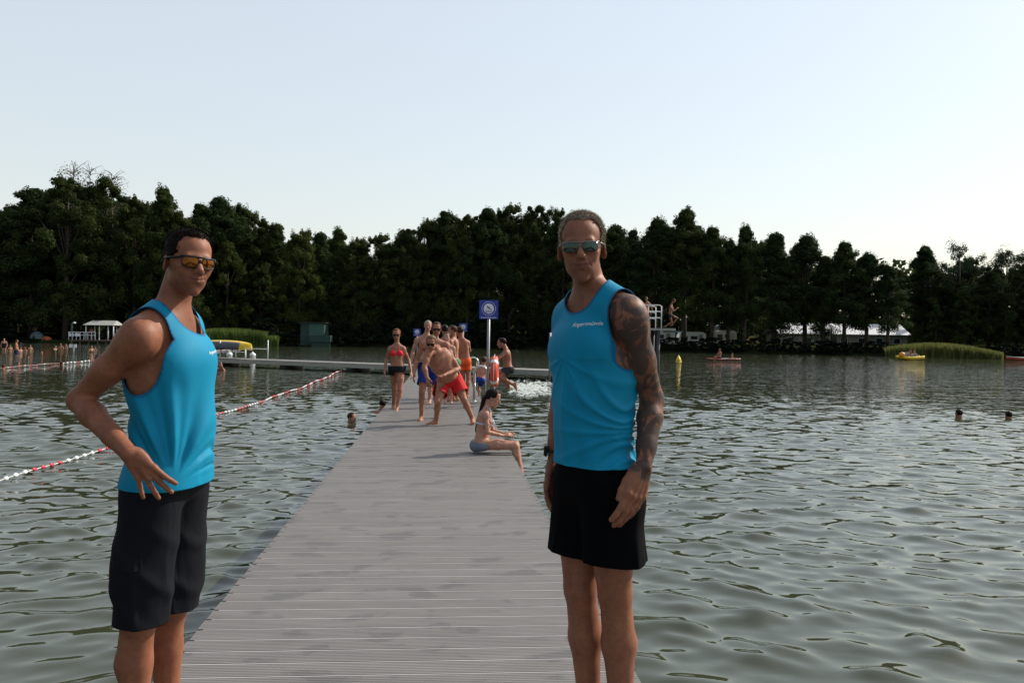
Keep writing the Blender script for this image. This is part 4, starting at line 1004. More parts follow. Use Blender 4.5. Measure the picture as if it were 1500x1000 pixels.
# ------------------------------------------------------------------ jetty
a1, a2 = PZ(477, 700, DECK), PZ(258, 963, DECK); b1, b2 = PZ(766, 695, DECK), PZ(936.7, 1000, DECK)
DV = ((a1-a2).normalized()*1.0+(b1-b2).normalized()*.6).normalized(); LV = Vector((DV.y, -DV.x, 0))
la = ((a1+a2)/2).dot(LV); lb_ = ((b1+b2)/2).dot(LV); print('dock', DV, la, lb_, (a1.dot(LV), a2.dot(LV), b1.dot(LV), b2.dot(LV)))
WD = lb_-la; OC = LV*((la+lb_)/2)
def dk(l, y, z=DECK): return OC+LV*l+DV*y+Vector((0, 0, z))     # l from the centre line, y along
def deckmat():
    m, t, b = nt('ribbed_grey_decking'); g = N(t, 'ShaderNodeTexCoord')
    n = N(t, 'ShaderNodeTexNoise', i_Scale=3.0, i_Detail=6.0); n.inputs['Roughness'].default_value = .65; mp = N(t, 'ShaderNodeMapping', i_Scale=(.5, 2.2, 1)); t.links.new(g.outputs['Object'], mp.inputs[0]); t.links.new(mp.outputs[0], n.inputs['Vector'])
    base = ramp(t, n.outputs['Fac'], [(.3, (.168, .157, .147)), (.7, (.224, .209, .196))])
    # one tone per board
    sx = N(t, 'ShaderNodeSeparateXYZ'); t.links.new(g.outputs['Object'], sx.inputs[0])
    dv = N(t, 'ShaderNodeMath', operation='DIVIDE', i_1=.148); t.links.new(sx.outputs[1], dv.inputs[0]); fl = N(t, 'ShaderNodeMath', operation='FLOOR'); t.links.new(dv.outputs[0], fl.inputs[0])
    wn = N(t, 'ShaderNodeTexWhiteNoise', noise_dimensions='1D'); t.links.new(fl.outputs[0], wn.inputs['W'])
    base = mixc(t, .22, base, ramp(t, wn.outputs['Value'], [(0, (.70, .70, .72)), (1, (1.15, 1.12, 1.1))]), 'MULTIPLY')
    # wet footprints and stains with edges of their own
    st = N(t, 'ShaderNodeTexNoise', i_Scale=3.4, i_Detail=6.0, i_Distortion=.3); mp2 = N(t, 'ShaderNodeMapping', i_Scale=(1, 1.5, 1)); t.links.new(g.outputs['Object'], mp2.inputs[0]); t.links.new(mp2.outputs[0], st.inputs['Vector'])
    wet = ramp(t, st.outputs['Fac'], [(.575, (0, 0, 0)), (.62, (.5, .5, .5))]); base = mixc(t, wet, base, (.105, .100, .096))
    t.links.new(base, b.inputs['Base Color'])
    rg = N(t, 'ShaderNodeMapRange', i_3=.58, i_4=.36); t.links.new(wet, rg.inputs[0]); t.links.new(rg.outputs[0], b.inputs['Roughness'])
    wv = N(t, 'ShaderNodeMath', operation='MULTIPLY', i_1=2*math.pi/.0185); t.links.new(sx.outputs[1], wv.inputs[0]); si = N(t, 'ShaderNodeMath', operation='SINE'); t.links.new(wv.outputs[0], si.inputs[0])
    bp = N(t, 'ShaderNodeBump', i_Strength=1.0, i_Distance=.0035); t.links.new(si.outputs[0], bp.inputs['Height']); t.links.new(bp.outputs[0], b.inputs['Normal'])
    return m
M_DECK = deckmat(); M_ALU = simple('dull_aluminium', (.32, .32, .31), .42, .75, var=.12, scale=5); M_FLOAT = simple('dark_plastic_float', (.02, .022, .022), .6, var=.3, scale=4)
M_STRIP = simple('painted_edge_glint', (.42, .41, .40), .4, var=.25, scale=3); M_STEEL = simple('stainless_steel_tube', (.55, .55, .54), .28, .9, var=.08, scale=12)  # pale strip colour stands in for light glinting off board edges
Y1 = 36.2
def deck_boards(name, o3, Lx, Dy, w, y0, y1, parent, z=DECK, mat=None):
    """boards laid across a walkway; built flat in local x, y and then turned"""
    ang = math.atan2(-Dy.x, Dy.y); V = []; F = []; y = y0; rr = random.Random(3)
    while y < y1:
        n = len(V); j = rr.uniform(-.004, .004); zz = rr.uniform(-.0004, .0004); h = w/2+.012
        for (x, yy, zq) in ((-h, .002, -.026), (h, .002, -.026), (h, .002, -.003), (-h, .002, -.003), (-h, .005, 0), (h, .005, 0), (h, .137, 0), (-h, .137, 0), (-h, .140, -.003), (h, .140, -.003), (h, .140, -.026), (-h, .140, -.026)):
            V.append((x+j, y+yy, zq+zz))
        F += [tuple(n+q for q in f) for f in ((0, 1, 2, 3), (3, 2, 5, 4), (4, 5, 6, 7), (7, 6, 9, 8), (8, 9, 10, 11), (1, 10, 9, 6, 5, 2), (0, 3, 4, 7, 8, 11), (0, 11, 10, 1))]
        y += .148
    def place(o): o.parent = parent; o.rotation_euler = (0, 0, ang); o.location = Vector(o3)+Vector((0, 0, z))-parent.location
    m = MB(); yy = y0+.145
    while yy < y1: m.box((0, yy, -.0048), (w-.03, .0075, .007)); yy += .148
    place(m.build('edge_glint_strip', M_STRIP))  # strips added in the board gaps to paint in the bright edge highlights
    o = mesh(name, V, F, mat or M_DECK, None, False); o.parent = parent; o.rotation_euler = (0, 0, ang); o.location = Vector(o3)+Vector((0, 0, z))-parent.location
    return o
def jetty():
    root = empty('jetty', OC+Vector((0, 0, 0)), 'long grey floating jetty with ribbed boards leading away from the camera', 'jetty')
    deck_boards('decking', OC, LV, DV, WD, -3.0, Y1, root)
    mb = MB()
    for q in (-1, 1): mb.box(dk(q*(WD/2-.035), (Y1-3)/2, DECK-.12), (.05, Y1+3.0, .17), LV, DV)
    for y in np.arange(-2.5, Y1, 2.0): mb.box(dk(0, y, DECK-.12), (WD-.13, .06, .13), LV, DV)
    mb.build('side_beam', M_ALU, root)
    for y in np.arange(-1.5, Y1-.5, 4.1):
        mb = MB()
        for q in (-1, 1): mb.box(dk(q*(WD/2-.42), y, .06), (.6, 1.0, .36), LV, DV, bev=.05)
        mb.build('float', M_FLOAT, root, True)
jetty()
def pontoon():
    a, b = PZ(300, 524, DECK-.02), PZ(806, 542.5, DECK-.02); d = (b-a).normalized(); n = Vector((-d.y, d.x, 0))
    if n.y < 0: n = -n
    s = a-d*9.0; e = b+d*1.6; L = (e-s).length; w = 1.6
    root = empty('floating_walkway', (s+e)/2*1.0-Vector((0, 0, (s.z+e.z)/2)), 'long grey floating walkway crossing the far end of the jetty', 'walkway')
    o3 = s+n*(w/2); o3.z = 0; dd = d.copy()
    deck_boards('decking', o3, n, dd, w, 0, L, root, z=DECK-.03)
    mb = MB()
    for q in (.03, w-.03): mb.box((s+e)/2+n*q+Vector((0, 0, -.13)), (L, .05, .20), d, n)
    mb.build('side_beam', M_ALU, root)
    for px in (140, 225, 318, 412, 510, 608, 706, 806):
        c = PZ(px, 524+(px-300)*.0366, DECK-.02); mb = MB(); c = c+n*(w/2); c.z = .10
        mb.box(c, (.36, w-.1, .46), d, n, bev=.03); mb.build('float', M_FLOAT, root, True)
    return s, d, n, w
PS, PD, PN, PW = pontoon()
# ------------------------------------------------------------------ jetty furniture
M_BLUE = simple('sign_blue', (.025, .045, .33), .45, var=.05); M_RED = simple('orange_red_plastic', (.70, .075, .035), .45, var=.08); M_WHT = simple('white_paint', (.78, .79, .80), .5, var=.06, scale=4)
M_YEL = simple('yellow_plastic', (.75, .50, .02), .45, var=.1); M_ROPE = simple('white_rope', (.6, .6, .56), .8); M_REDB = simple('red_float', (.55, .02, .035), .4, var=.1)
M_POST = simple('galvanised_post', (.28, .29, .29), .5, .5, var=.12, scale=9)
def sign(px, py0, py1, Y, zb, label, size=.39, group=None):
    top = P(px, py0, Y); bot = P(px, py1, Y); c = (top+bot)/2; root = empty('swimming_sign', (c.x, c.y, zb), label, 'sign', group)
    mb = MB(); mb.tube([(c.x, c.y+.02, zb), (c.x, c.y+.02, top.z-.02)], .030, 12); mb.lathe((c.x, c.y+.02, top.z-.02), [(.030, 0), (.02, .008)], 12); mb.build('post', M_POST, root, True)
    pl = MB(); pl.box((c.x, c.y-.018, c.z), (size, .012, size), bev=.004); plate = pl.build('sign_plate', M_BLUE, root)
    m = MB(); q = size/.39; y = c.y-.0245
    def disc(r0_, r1_, n=40):
        V = []; F = []
        for k in range(n):
            a = 2*math.pi*k/n
            for r_, yy in ((r0_, 0), (r1_, 0), (r0_, .002), (r1_, .002)): V.append((c.x+math.cos(a)*r_*q, y-.0+yy-.001, c.z+.022*q+math.sin(a)*r_*q))
        for k in range(n):
            a, b = k*4, ((k+1) % n)*4; F += [(a, b, b+1, a+1), (a+1, b+1, b+3, a+3)]
            if r0_ > 0: F.append((a, a+2, b+2, b))
        m.add(V, F)
    disc(.0, .105); disc(.138, .144)
    for i in range(9): m.box((c.x+(-.145+i*.036)*q, y, c.z-.163*q), (.024*q, .002, .014*q))
    m.build('pictogram_disc', M_WHT, plate)
    s = MB(); y2 = y-.003
    s.lathe((c.x-.030*q, y2, c.z+.062*q), [(.015*q, 0), (.015*q, .002)], 14, (0, -1, 0))
    s.tube([(c.x-.020*q, y2, c.z+.045*q), (c.x+.02*q, y2, c.z+.020*q), (c.x+.065*q, y2, c.z+.005*q)], [.010*q, .011*q, .005*q], 6)
    s.tube([(c.x-.016*q, y2, c.z+.045*q), (c.x+.030*q, y2, c.z+.060*q)], .006*q, 6)
    for zz in (-.025, -.050):
        s.tube([(c.x+(-.07+i*.01)*q, y2, c.z+(zz+.008*math.sin(i*1.1))*q) for i in range(15)], .0045*q, 5)
    s.build('swimmer_pictogram', M_BLUE, plate, True)
    return root
sign(716, 441, 466, 17.6, -.2, 'blue square swimming sign on a tall grey post beside the orange lifebuoy', group='swimming signs')
sign(678.5, 473.5, 485.5, 37.5, DECK, 'small distant blue swimming sign above the boy in orange shorts', .36, 'swimming signs')
sign(611, 481, 492, 44.5, DECK, 'small distant blue swimming sign left of the bathers standing together', .38, 'swimming signs')
def lifebuoy():
    c = P(724.5, 544, 17.45); root = empty('lifebuoy', c, 'orange-red lifebuoy with pale bands hanging side-on by the sign post', 'lifebuoy')
    ax = Vector((1, -.04, 0)).normalized(); T = Vector((-ax.y, ax.x, 0)); n = 40; k = 12
    def ring(a0, a1, r1, r2, flat, name, mat, nn):
        V = []; F = []
        for i in range(nn+1):
            a = a0+(a1-a0)*i/nn; rad = T*math.cos(a)+Vector((0, 0, 1))*math.sin(a)
            for j in range(k):
                b = 2*math.pi*j/k; V.append(c+rad*(r1+math.cos(b)*r2)+ax*(math.sin(b)*r2*flat))
        for i in range(nn):
            for j in range(k): F.append((i*k+j, i*k+(j+1) % k, (i+1)*k+(j+1) % k, (i+1)*k+j))
        return mesh(name, V, F, mat, root, True)
    ring(0, 2*math.pi, .255, .065, 1.15, 'ring', M_RED, 48)
    for q in range(4): ring(q*math.pi/2+.65, q*math.pi/2+.90, .255, .0675, 1.15, 'band', M_WHT, 6)
    mb = MB(); mb.tube([c+(T*math.cos(a)+Vector((0, 0, 1))*math.sin(a))*(.335+.02*math.sin(a*4+1)) for a in np.linspace(0, 6.28, 33)[:-1]], .006, 5, closed=True); mb.build('grab_rope', M_ROPE, root, True)
lifebuoy()
def ladder(l, y, label, hh=.78, seed=0):
    root = empty('pool_ladder', dk(l, y, DECK), label, 'ladder', 'steel bathing ladders'); 
    for dy in (-.26, .26):
        mb = MB(); pts = [dk(l-.28, y+dy, DECK), dk(l-.28, y+dy, DECK+hh*.80)]
        for a in np.linspace(math.pi, 0, 9): pts.append(dk(l-.14+.14*math.cos(a), y+dy, DECK+hh*.80+.14*math.sin(a)))
        pts += [dk(l, y+dy, DECK+.2), dk(l+.02, y+dy, -.9)]; mb.tube(pts, .021, 10)
        mb.lathe(dk(l-.28, y+dy, DECK), [(.05, .0), (.05, .008), (.022, .012)], 14); mb.build('handrail', M_STEEL, root, True)
    for z in (.30, .02, -.25, -.52):
        mb = MB(); mb.box(dk(l+.01, y, z), (.07, .50, .02), LV, DV); mb.build('step', M_STEEL, root)
ladder(WD/2+.11, 18.9, 'nearer steel handrail ladder at the jetty edge left of the sign post')
ladder(WD/2+.11, 24.0, 'farther steel handrail ladder at the jetty edge, mostly behind the nearer one', .85)
mb = MB(); q = P(806, 487, 36.0); w0 = Vector((q.x, q.y, -.5)); mb.tube([w0, q], .045, 10)
tag(mb.build('mooring_pole', M_POST, None, True, loc=w0), "pale upright pole on the walkway by the grey-haired man's shoulder", 'pole')

# overturned boat on a rack by the rail, left on the walkway
def rack_boat():
    c = P(328, 510, 47.5); d = PD; n = PN; L, B = 4.3, 1.05
    root = empty('overturned_boat', Vector((c.x, c.y, 1.0)), 'overturned yellow boat with a grey flank resting behind the white rail', 'boat')
    def hull(zt, rim, name, mat, lo=False):
        V = []; F = []; nu, nv = 24, 10
        for i in range(nu+1):
            u = -1+2*i/nu; w = B/2*(1-abs(u)**3)**.6+.01; h = zt*(1-.35*abs(u)**3)
            for j in range(nv+1):
                a = math.pi*j/nv; V.append(Vector((c.x, c.y, .92))+d*(u*L/2)+n*(math.cos(a)*w)+Vector((0, 0, max(0, math.sin(a))**.7*h)))
        for i in range(nu):
            for j in range(nv): F.append((i*(nv+1)+j, i*(nv+1)+j+1, (i+1)*(nv+1)+j+1, (i+1)*(nv+1)+j))
        F += [tuple(range(nv, -1, -1)), tuple(nu*(nv+1)+j for j in range(nv+1))]
        return mesh(name, V, F, mat, root, True)
    hull(.50, 0, 'hull', M_YEL); g = MB(); M_GR = simple('grey_panel', (.10, .10, .115), .7)
    V = []; F = []
    for i in range(25):
        u = -.74+1.48*i/24; w = B/2*(1-abs(u)**3)**.6+.014
        for a in (-.0, .25, .50, .72, .95): 
            V.append(Vector((c.x, c.y, .92))+d*(u*L/2)-n*(math.cos(a)*w+.004)+Vector((0, 0, max(0, math.sin(a))**.7*.505*(1-.35*abs(u)**3))))
    for i in range(24):
        for j in range(4): F.append((i*5+j, (i+1)*5+j, (i+1)*5+j+1, i*5+j+1))
    o = mesh('side_panel', V, F, M_GR, root, True); thick(o, .01, 1)
    for u in (-.55, .62):
        m = MB(); p = Vector((c.x, c.y, 0))+d*(u*L/2)
        for q in (-.35, .35): m.tube([p+n*q+Vector((0, 0, .42)), p+n*q+Vector((0, 0, .95))], .03, 8)
        m.box(p+Vector((0, 0, .93)), (.06, .9, .05), d, n); m.build('trestle', M_WHT, root, True)
rack_boat()
def wrail():
    pts = [(302, 503), (317, 498), (354, 511), (387, 498)]; base = []
    t_ = [PS+PD*((PZ(px, 524+(px-300)*.0366, DECK-.02)-PS).dot(PD))+PN*.25 for px, _ in pts]
    root = empty('railing', Vector((t_[0].x, t_[0].y, DECK)), 'white tube rail along the walkway in front of the overturned boat', 'railing')
    for b, (px, py) in zip(t_, pts):
        tp = P(px, py, b.y); m = MB(); m.tube([Vector((b.x, b.y, DECK-.03)), Vector((b.x, b.y, tp.z))], .032, 8); m.build('post', M_WHT, root, True)
    m = MB(); m.tube([Vector((t_[2].x, t_[2].y, 1.0)), Vector((t_[3].x, t_[3].y, 1.0))], .022, 8)
    m.tube([Vector((t_[0].x, t_[0].y, .80)), Vector((t_[2].x, t_[2].y, .80))], .018, 8); m.build('rail', M_WHT, root, True)
wrail()

# ------------------------------------------------------------------ float lines
def beadmesh(mb, c, d, r=.042, l=.11):
    mb.lathe(Vector(c)-Vector(d)*l/2, [(r*.35, 0), (r*.85, l*.12), (r, l*.35), (r, l*.65), (r*.85, l*.88), (r*.35, l)], 10, d)
def float_line(P0, P1, sp, name, label, pat, r=.042, l=.11, near_parts=100, sag=.35):
    P0, P1 = Vector(P0), Vector(P1); L = (P1-P0).length; n = int(L/sp); root = empty(name, P0, label, 'float line'); d0 = (P1-P0).normalized(); side = Vector((-d0.y, d0.x, 0))
    pt = lambda s: P0+d0*(s*L)+side*(sag*math.sin(s*math.pi)+.05*math.sin(s*31))+Vector((0, 0, .036+.010*math.sin(s*L*2.3)))
    m = MB(); m.tube([pt(i/120) for i in range(121)], .008, 5); m.build('rope', M_ROPE, root, True); rest = {0: MB(), 1: MB()}; src = {}
    for i in range(n):
        s = (i+.5)/n; c = pt(s); d = (pt(s+.002)-pt(s-.002)).normalized(); k = pat[i % len(pat)]
        if i < near_parts:
            if k not in src:
                b = MB(); beadmesh(b, P0, (1, 0, 0), r, l); o = b.build('float', M_REDB if k else M_WHT, root, True); src[k] = o
            else: o = src[k].copy(); col.objects.link(o); o.parent = root
            o.location = c-P0; o.rotation_euler = d.to_track_quat('X', 'Z').to_euler()
        else: beadmesh(rest[k], c, d, r, l)
    for k in (0, 1):
        if rest[k].V: tag(rest[k].build('float', M_REDB if k else M_WHT, root, True), kind='stuff')
A, B = PZ(-14, 713, .0), PZ(503, 541.5, .0)
float_line(A, B, .235, 'float_line', 'red and white float line running from the lower left to the walkway', [0, 0, 0, 0, 1, 1, 1, 1], near_parts=96, sag=-.45, r=.027, l=.09)
float_line(PZ(-10, 541, 0), PZ(95, 532, 0), .5, 'float_line', 'faint red float line in front of the bathers at the beach', [1, 1, 1, 0], r=.020, l=.16, near_parts=0, sag=.2)
float_line(PZ(96, 532.5, 0), PZ(352, 511.5, 0), .55, 'float_line', 'white float line running behind the hand-on-hip man to the rail', [0, 0, 0, 1], r=.045, l=.16, near_parts=0, sag=.3)

# ------------------------------------------------------------------ diving tower
def tower():
    Y = 46.0; a = P(922, 480, Y); b = P(990, 481, Y); z = a.z; root = empty('diving_tower', ((a.x+b.x)/2, Y+1, 0), 'steel diving tower with white railing standing in the lake', 'diving tower')
    M_DK = simple('dark_steel', (.03, .035, .035), .6, var=.2)
    m = MB(); m.box(((a.x+b.x)/2, Y+1.0, z-.06), (b.x-a.x, 2.0, .12), bev=.01); m.build('platform', M_ALU, root)
    c = P(1003, 480, Y); m = MB(); m.box(((b.x+c.x)/2-.2, Y+1.0, z-.17), (c.x-b.x+.5, .55, .07), bev=.01); m.build('springboard', simple('teal_board', (.10, .17, .17), .6), root)
    for px in (930, 964.5):
        for y in (.12, 1.88): 
            q = P(px, 480, Y); m = MB(); m.tube([(q.x, Y+y, -1.2), (q.x, Y+y, z-.12)], .11, 10); m.build('leg', M_DK, root, True)
    x0, x1, x2 = P(930, 480, Y).x, P(962, 480, Y).x, P(969, 480, Y).x
    for y in (.08, 1.92):
        m = MB(); 
        for h in (1.24, .90, .56): m.tube([(x0, Y+y, z+h), (x2-.08, Y+y, z+h), (x2, Y+y, z+h-.08)], .024, 8)
        for x in (x0, (x0+x2)/2, x2): m.tube([(x, Y+y, z), (x, Y+y, z+1.2)], .026, 8)
        m.build('railing', M_WHT, root, True)
    m = MB()
    for y in (.7, 1.3): m.tube([(x0-.05, Y+y, -.8), (x0-.05, Y+y, z+.9)], .022, 8)
    for h in np.arange(.1, z, .28): m.tube([(x0-.05, Y+.7, h), (x0-.05, Y+1.3, h)], .016, 6)
    m.build('ladder', M_STEEL, root, True)
    return z
ZT = tower()

# ------------------------------------------------------------------ things on the water
def buoy():
    c = PZ(994, 529, 0); root = empty('marker_buoy', c, 'yellow cone-shaped marker buoy right of the diving tower', 'buoy')
    m = MB(); m.lathe(c+Vector((0, 0, .04)), [(.24, 0), (.22, .07), (.025, .46)], 14); m.build('cone', M_YEL, root, True)
    m = MB(); m.lathe(c+Vector((0, 0, -.15)), [(.18, 0), (.27, .05), (.27, .12), (.24, .17)], 18); m.build('float_collar', M_YEL, root, True)
buoy()
def hull_shape(mb, c, L, B, h, d=(1, 0, 0), rocker=.1, p=3, z0=0):
    d = Vector(d); n = Vector((-d.y, d.x, 0)); V = []; F = []; nu, nv = 18, 10
    for i in range(nu+1):
        u = -1+2*i/nu; w = B/2*(max(0, 1-abs(u)**p))**.6+.004; zz = rocker*u*u
        for j in range(nv):
            a = 2*math.pi*j/nv; V.append(Vector(c)+d*(u*L/2)+n*(math.cos(a)*w)+Vector((0, 0, z0+zz+math.sin(a)*h/2*(1-.3*abs(u)))))
    for i in range(nu):
        for j in range(nv): F.append((i*nv+j, i*nv+(j+1) % nv, (i+1)*nv+(j+1) % nv, (i+1)*nv+j))
    F += [tuple(range(nv-1, -1, -1)), tuple(nu*nv+j for j in range(nv))]; mb.add(V, F)
SUPC = PZ(1060, 527.5, 0)
def board():
    root = empty('paddle_board', SUPC, 'flat red and white paddle board carrying two people in front of the caravans', 'paddle board')
    m = MB(); hull_shape(m, SUPC, 3.1, .78, .13, (1, .08, 0), .05, 3, .09); m.build('deck', simple('red_board', (.42, .10, .09), .5), root, True)
    m = MB(); hull_shape(m, SUPC+Vector((.5, .04, 0)), 1.5, .5, .03, (1, .08, 0), .0, 3, .168); m.build('deck_pad', M_WHT, root, True)
board()
PBC = PZ(1333, 527, 0)
def pedal():
    root = empty('pedal_boat', PBC, 'yellow pedal boat with two hulls in front of the right reed bed', 'pedal boat')
    for y in (-.5, .5):
        m = MB(); hull_shape(m, PBC+Vector((0, y, 0)), 2.5, .5, .42, (1, 0, 0), .14, 3, .18); m.build('hull', M_YEL, root, True)
    m = MB(); m.box(PBC+Vector((0, 0, .34)), (1.5, 1.2, .10), bev=.03); m.box(PBC+Vector((-.30, 0, .58)), (.12, 1.1, .42), bev=.04); m.box(PBC+Vector((.45, 0, .52)), (.10, 1.0, .28), bev=.04); m.build('seat', simple('grey_seat', (.35, .36, .34), .6), root, True)
    m = MB(); m.lathe(PBC+Vector((-1.0, -.4, .46)), [(.02, -.34), (.22, -.25), (.33, 0), (.25, .24), (.03, .33)], 14); m.build('paddle_wheel_cover', simple('orange_yellow', (.75, .30, .02), .5), root, True)
pedal()
def kay():
    c = PZ(1500, 527.5, 0); root = empty('rowing_boat', c, 'low red boat with a white rim at the right edge of the lake', 'boat')
    m = MB(); hull_shape(m, c, 4.2, 1.1, .40, (1, .1, 0), .10, 3, .12); m.build('hull', simple('red_hull', (.45, .06, .03), .5), root, True)
    m = MB(); hull_shape(m, c, 4.25, 1.14, .07, (1, .1, 0), .10, 3, .30); m.build('rim', M_WHT, root, True)
kay()
for i, (px, py, lb) in enumerate(((336, 519, 'small white buoy floating behind the walkway, left of its pair'), (370, 520, 'small white buoy floating behind the walkway, right of its pair'))):
    c = PZ(px, py+1.5, 0); m = MB(); m.lathe(c+Vector((0, 0, -.10)), [(.03, 0), (.20, .06), (.25, .18), (.20, .32), (.06, .38), (.05, .46), (.02, .47)], 14)
    tag(m.build('mooring_buoy', M_WHT, None, True, loc=c), lb, 'buoy', 'white mooring buoys')
def foam():
    r = np.random.default_rng(4); V = []; F = []
    for i in range(420):
        px = r.normal(776, 17); py = r.normal(567, 5.5)
        if px > 806 or px < 744 or py < 554 or py > 580: continue
        c = PZ(px, py, .02); s = r.uniform(.015, .06); n = len(V); k = 7
        V.append((c.x, c.y, .02+s*.30))
        for j in range(k):
            a = 6.283*j/k; q = s*r.uniform(.6, 1.3); V.append((c.x+math.cos(a)*q*1.7, c.y+math.sin(a)*q, .004))
        F += [(n, n+1+j, n+1+(j+1) % k) for j in range(k)]
    m = simple('water_foam', (.50, .54, .50), .5, var=.2, scale=20); tag(mesh('foam', V, F, m, None, True), 'patch of white splash foam on the water beside the jumping boy', 'foam', kind='stuff')
foam()

# ------------------------------------------------------------------ buildings and camp on the far shore
M_CARA = simple('caravan_white', (.72, .73, .72), .35, var=.05, scale=2); M_GLASS = simple('dark_window', (.02, .025, .03), .08, var=.1); M_WALL = simple('grey_render', (.30, .28, .24), .85, var=.12, scale=1.5)
def roofmat():
    m, t, b = nt('light_metal_roof'); g = N(t, 'ShaderNodeTexCoord'); w = N(t, 'ShaderNodeTexWave', i_Scale=1.1, bands_direction='X'); t.links.new(g.outputs['Object'], w.inputs['Vector'])
    t.links.new(ramp(t, w.outputs['Fac'], [(.0, (.42, .42, .44)), (.12, (.66, .66, .68)), (1, (.72, .71, .72))]), b.inputs['Base Color']); b.inputs['Roughness'].default_value = .45
    bp = N(t, 'ShaderNodeBump', i_Distance=.03); t.links.new(w.outputs['Fac'], bp.inputs['Height']); t.links.new(bp.outputs[0], b.inputs['Normal']); return m
def longhouse():
    Y = 131.0; a = P(1140, 508, Y); b = P(1334, 508, Y); ze = P(1240, 490, Y).z; zr = P(1240, 474.5, Y).z; g = .5; xm = (a.x+b.x)/2; dpt = 7.0
    root = empty('long_building', (xm, Y+dpt/2, g), 'long low grey building with a bright metal roof behind the shore trees', 'building')
    m = MB(); m.box((xm, Y+dpt/2+.3, (g+ze)/2), (b.x-a.x-.8, dpt, ze-g)); m.build('wall', M_WALL, root)
    V = [(a.x, Y-.2, ze-.05), (b.x, Y-.2, ze-.05), (b.x, Y+dpt/2+.3, zr), (a.x, Y+dpt/2+.3, zr), (b.x, Y+dpt+.8, ze-.05), (a.x, Y+dpt+.8, ze-.05)]
    o = mesh('roof', V, [(0, 1, 2, 3), (3, 2, 4, 5)], roofmat(), root, False); thick(o, .12, 1)
    for i, x in enumerate(np.linspace(a.x+2, b.x-2, 7)):
        w = MB(); w.box((x, Y+.28, ze-.9), (1.1, .08, .9)); wi = w.build('window', M_WHT, root); w = MB(); w.box((x, Y+.235, ze-.9), (.95, .03, .75)); w.build('pane', M_GLASS, wi)
    w = MB(); w.box((a.x+8.6, Y+.28, ze-1.2), (.95, .08, 1.95)); w.build('door', M_GLASS, root)
longhouse()
def caravan(px0, px1, py0, py1, Y, label, mat=None, ang=0.0):
    a = P(px0, py1, Y); b = P(px1, py1, Y); top = P((px0+px1)/2, py0, Y).z; z0 = a.z; L = b.x-a.x; h = top-z0; c = Vector(((a.x+b.x)/2, Y+1.1, z0))
    root = empty('caravan', c, label, 'caravan', 'caravans under the shore trees')
    poly = []; hw, rr = L/2, min(.55, h*.25)
    for (x, z, a0) in ((hw-rr, h-rr, 0), (-hw+rr*1.4, h-rr, 90), (-hw+.12, .42, 180), (hw-.12, .42, 270)):
        q = rr if z > 1 else .12
        for k in range(5): t = R(a0+k*22.5); poly.append((x+math.cos(t)*q, z+math.sin(t)*q))
    m = MB(); m.prism(poly, c+Vector((0, -1.1, 0)), (1, 0, 0), (0, 0, 1), (0, 1, 0), 2.2); m.build('body', mat or M_CARA, root)
    for x in (-hw*.55, hw*.15):
        w = MB(); w.box(c+Vector((x, -1.12, h*.62)), (L*.24, .05, h*.22), bev=.01); w.build('window', M_GLASS, root)
    w = MB(); w.box(c+Vector((hw*.62, -1.12, h*.50)), (.6, .04, h*.62), bev=.01); w.build('door', M_WALL, root)
    w = MB(); w.lathe(c+Vector((0, -1.0, .30)), [(.30, 0), (.32, .03), (.32, .18), (.28, .2)], 16, (0, 1, 0)); w.build('wheel', M_FLOAT, root, True)
    return root
caravan(934, 989, 483, 508, 122, 'white caravan with a rounded end beside the diving tower')
caravan(993, 1034, 486, 508, 122, 'white caravan with a sloping front, second from the diving tower')
caravan(1047, 1079, 484, 505, 126, 'cream caravan partly behind trunks, third from the diving tower', simple('cream_panel', (.46, .43, .36), .6))
caravan(1050, 1082, 476, 490, 136, 'small white-roofed caravan seen above the cream one')
def tent(px0, px1, py0, py1, Y, c, label, dome=False):
    a = P(px0, py1, Y); b = P(px1, py1, Y); h = P(px0, py0, Y).z-a.z; w = b.x-a.x; o = Vector(((a.x+b.x)/2, Y, a.z)); root = empty('tent', o, label, 'tent')
    m = MB()
    if dome:
        V = []; F = []; n, k = 14, 6
        for i in range(k+1):
            t = i/k*math.pi/2
            for j in range(n): q = 2*math.pi*j/n; V.append(o+Vector((math.cos(q)*math.cos(t)*w/2, math.sin(q)*math.cos(t)*w/2.4, math.sin(t)**.8*h)))
        for i in range(k):
            for j in range(n): F.append((i*n+j, i*n+(j+1) % n, (i+1)*n+(j+1) % n, (i+1)*n+j))
        m.add(V, F)
    else: m.prism([(-w/2, 0), (w/2, 0), (w/2-.05, .5*h), (0, h), (-w/2+.05, .5*h)], o-Vector((0, 1, 0)), (1, 0, 0), (0, 0, 1), (0, 1, 0), 2.2)
    m.build('canvas', simple('canvas_%d' % px0, c, .8), root, dome)
    m = MB(); m.prism([(-.3, 0), (.3, 0), (0, h*.62)], o+Vector((0, -1.03 if not dome else -w/2.4, 0)), (1, 0, 0), (0, 0, 1), (0, 1, 0), .02); m.build('flap', M_FLOAT, root)
tent(1096, 1109, 492, 504, 118, (.55, .38, .10), 'small yellow tent under the trees left of the metal-roofed building')
tent(44, 64, 485, 498, 121, (.18, .25, .30), 'grey-blue beach tent on the left shore', True)
tent(60, 76, 492, 500, 119, (.55, .13, .05), 'low orange beach tent beside the grey-blue one', True)
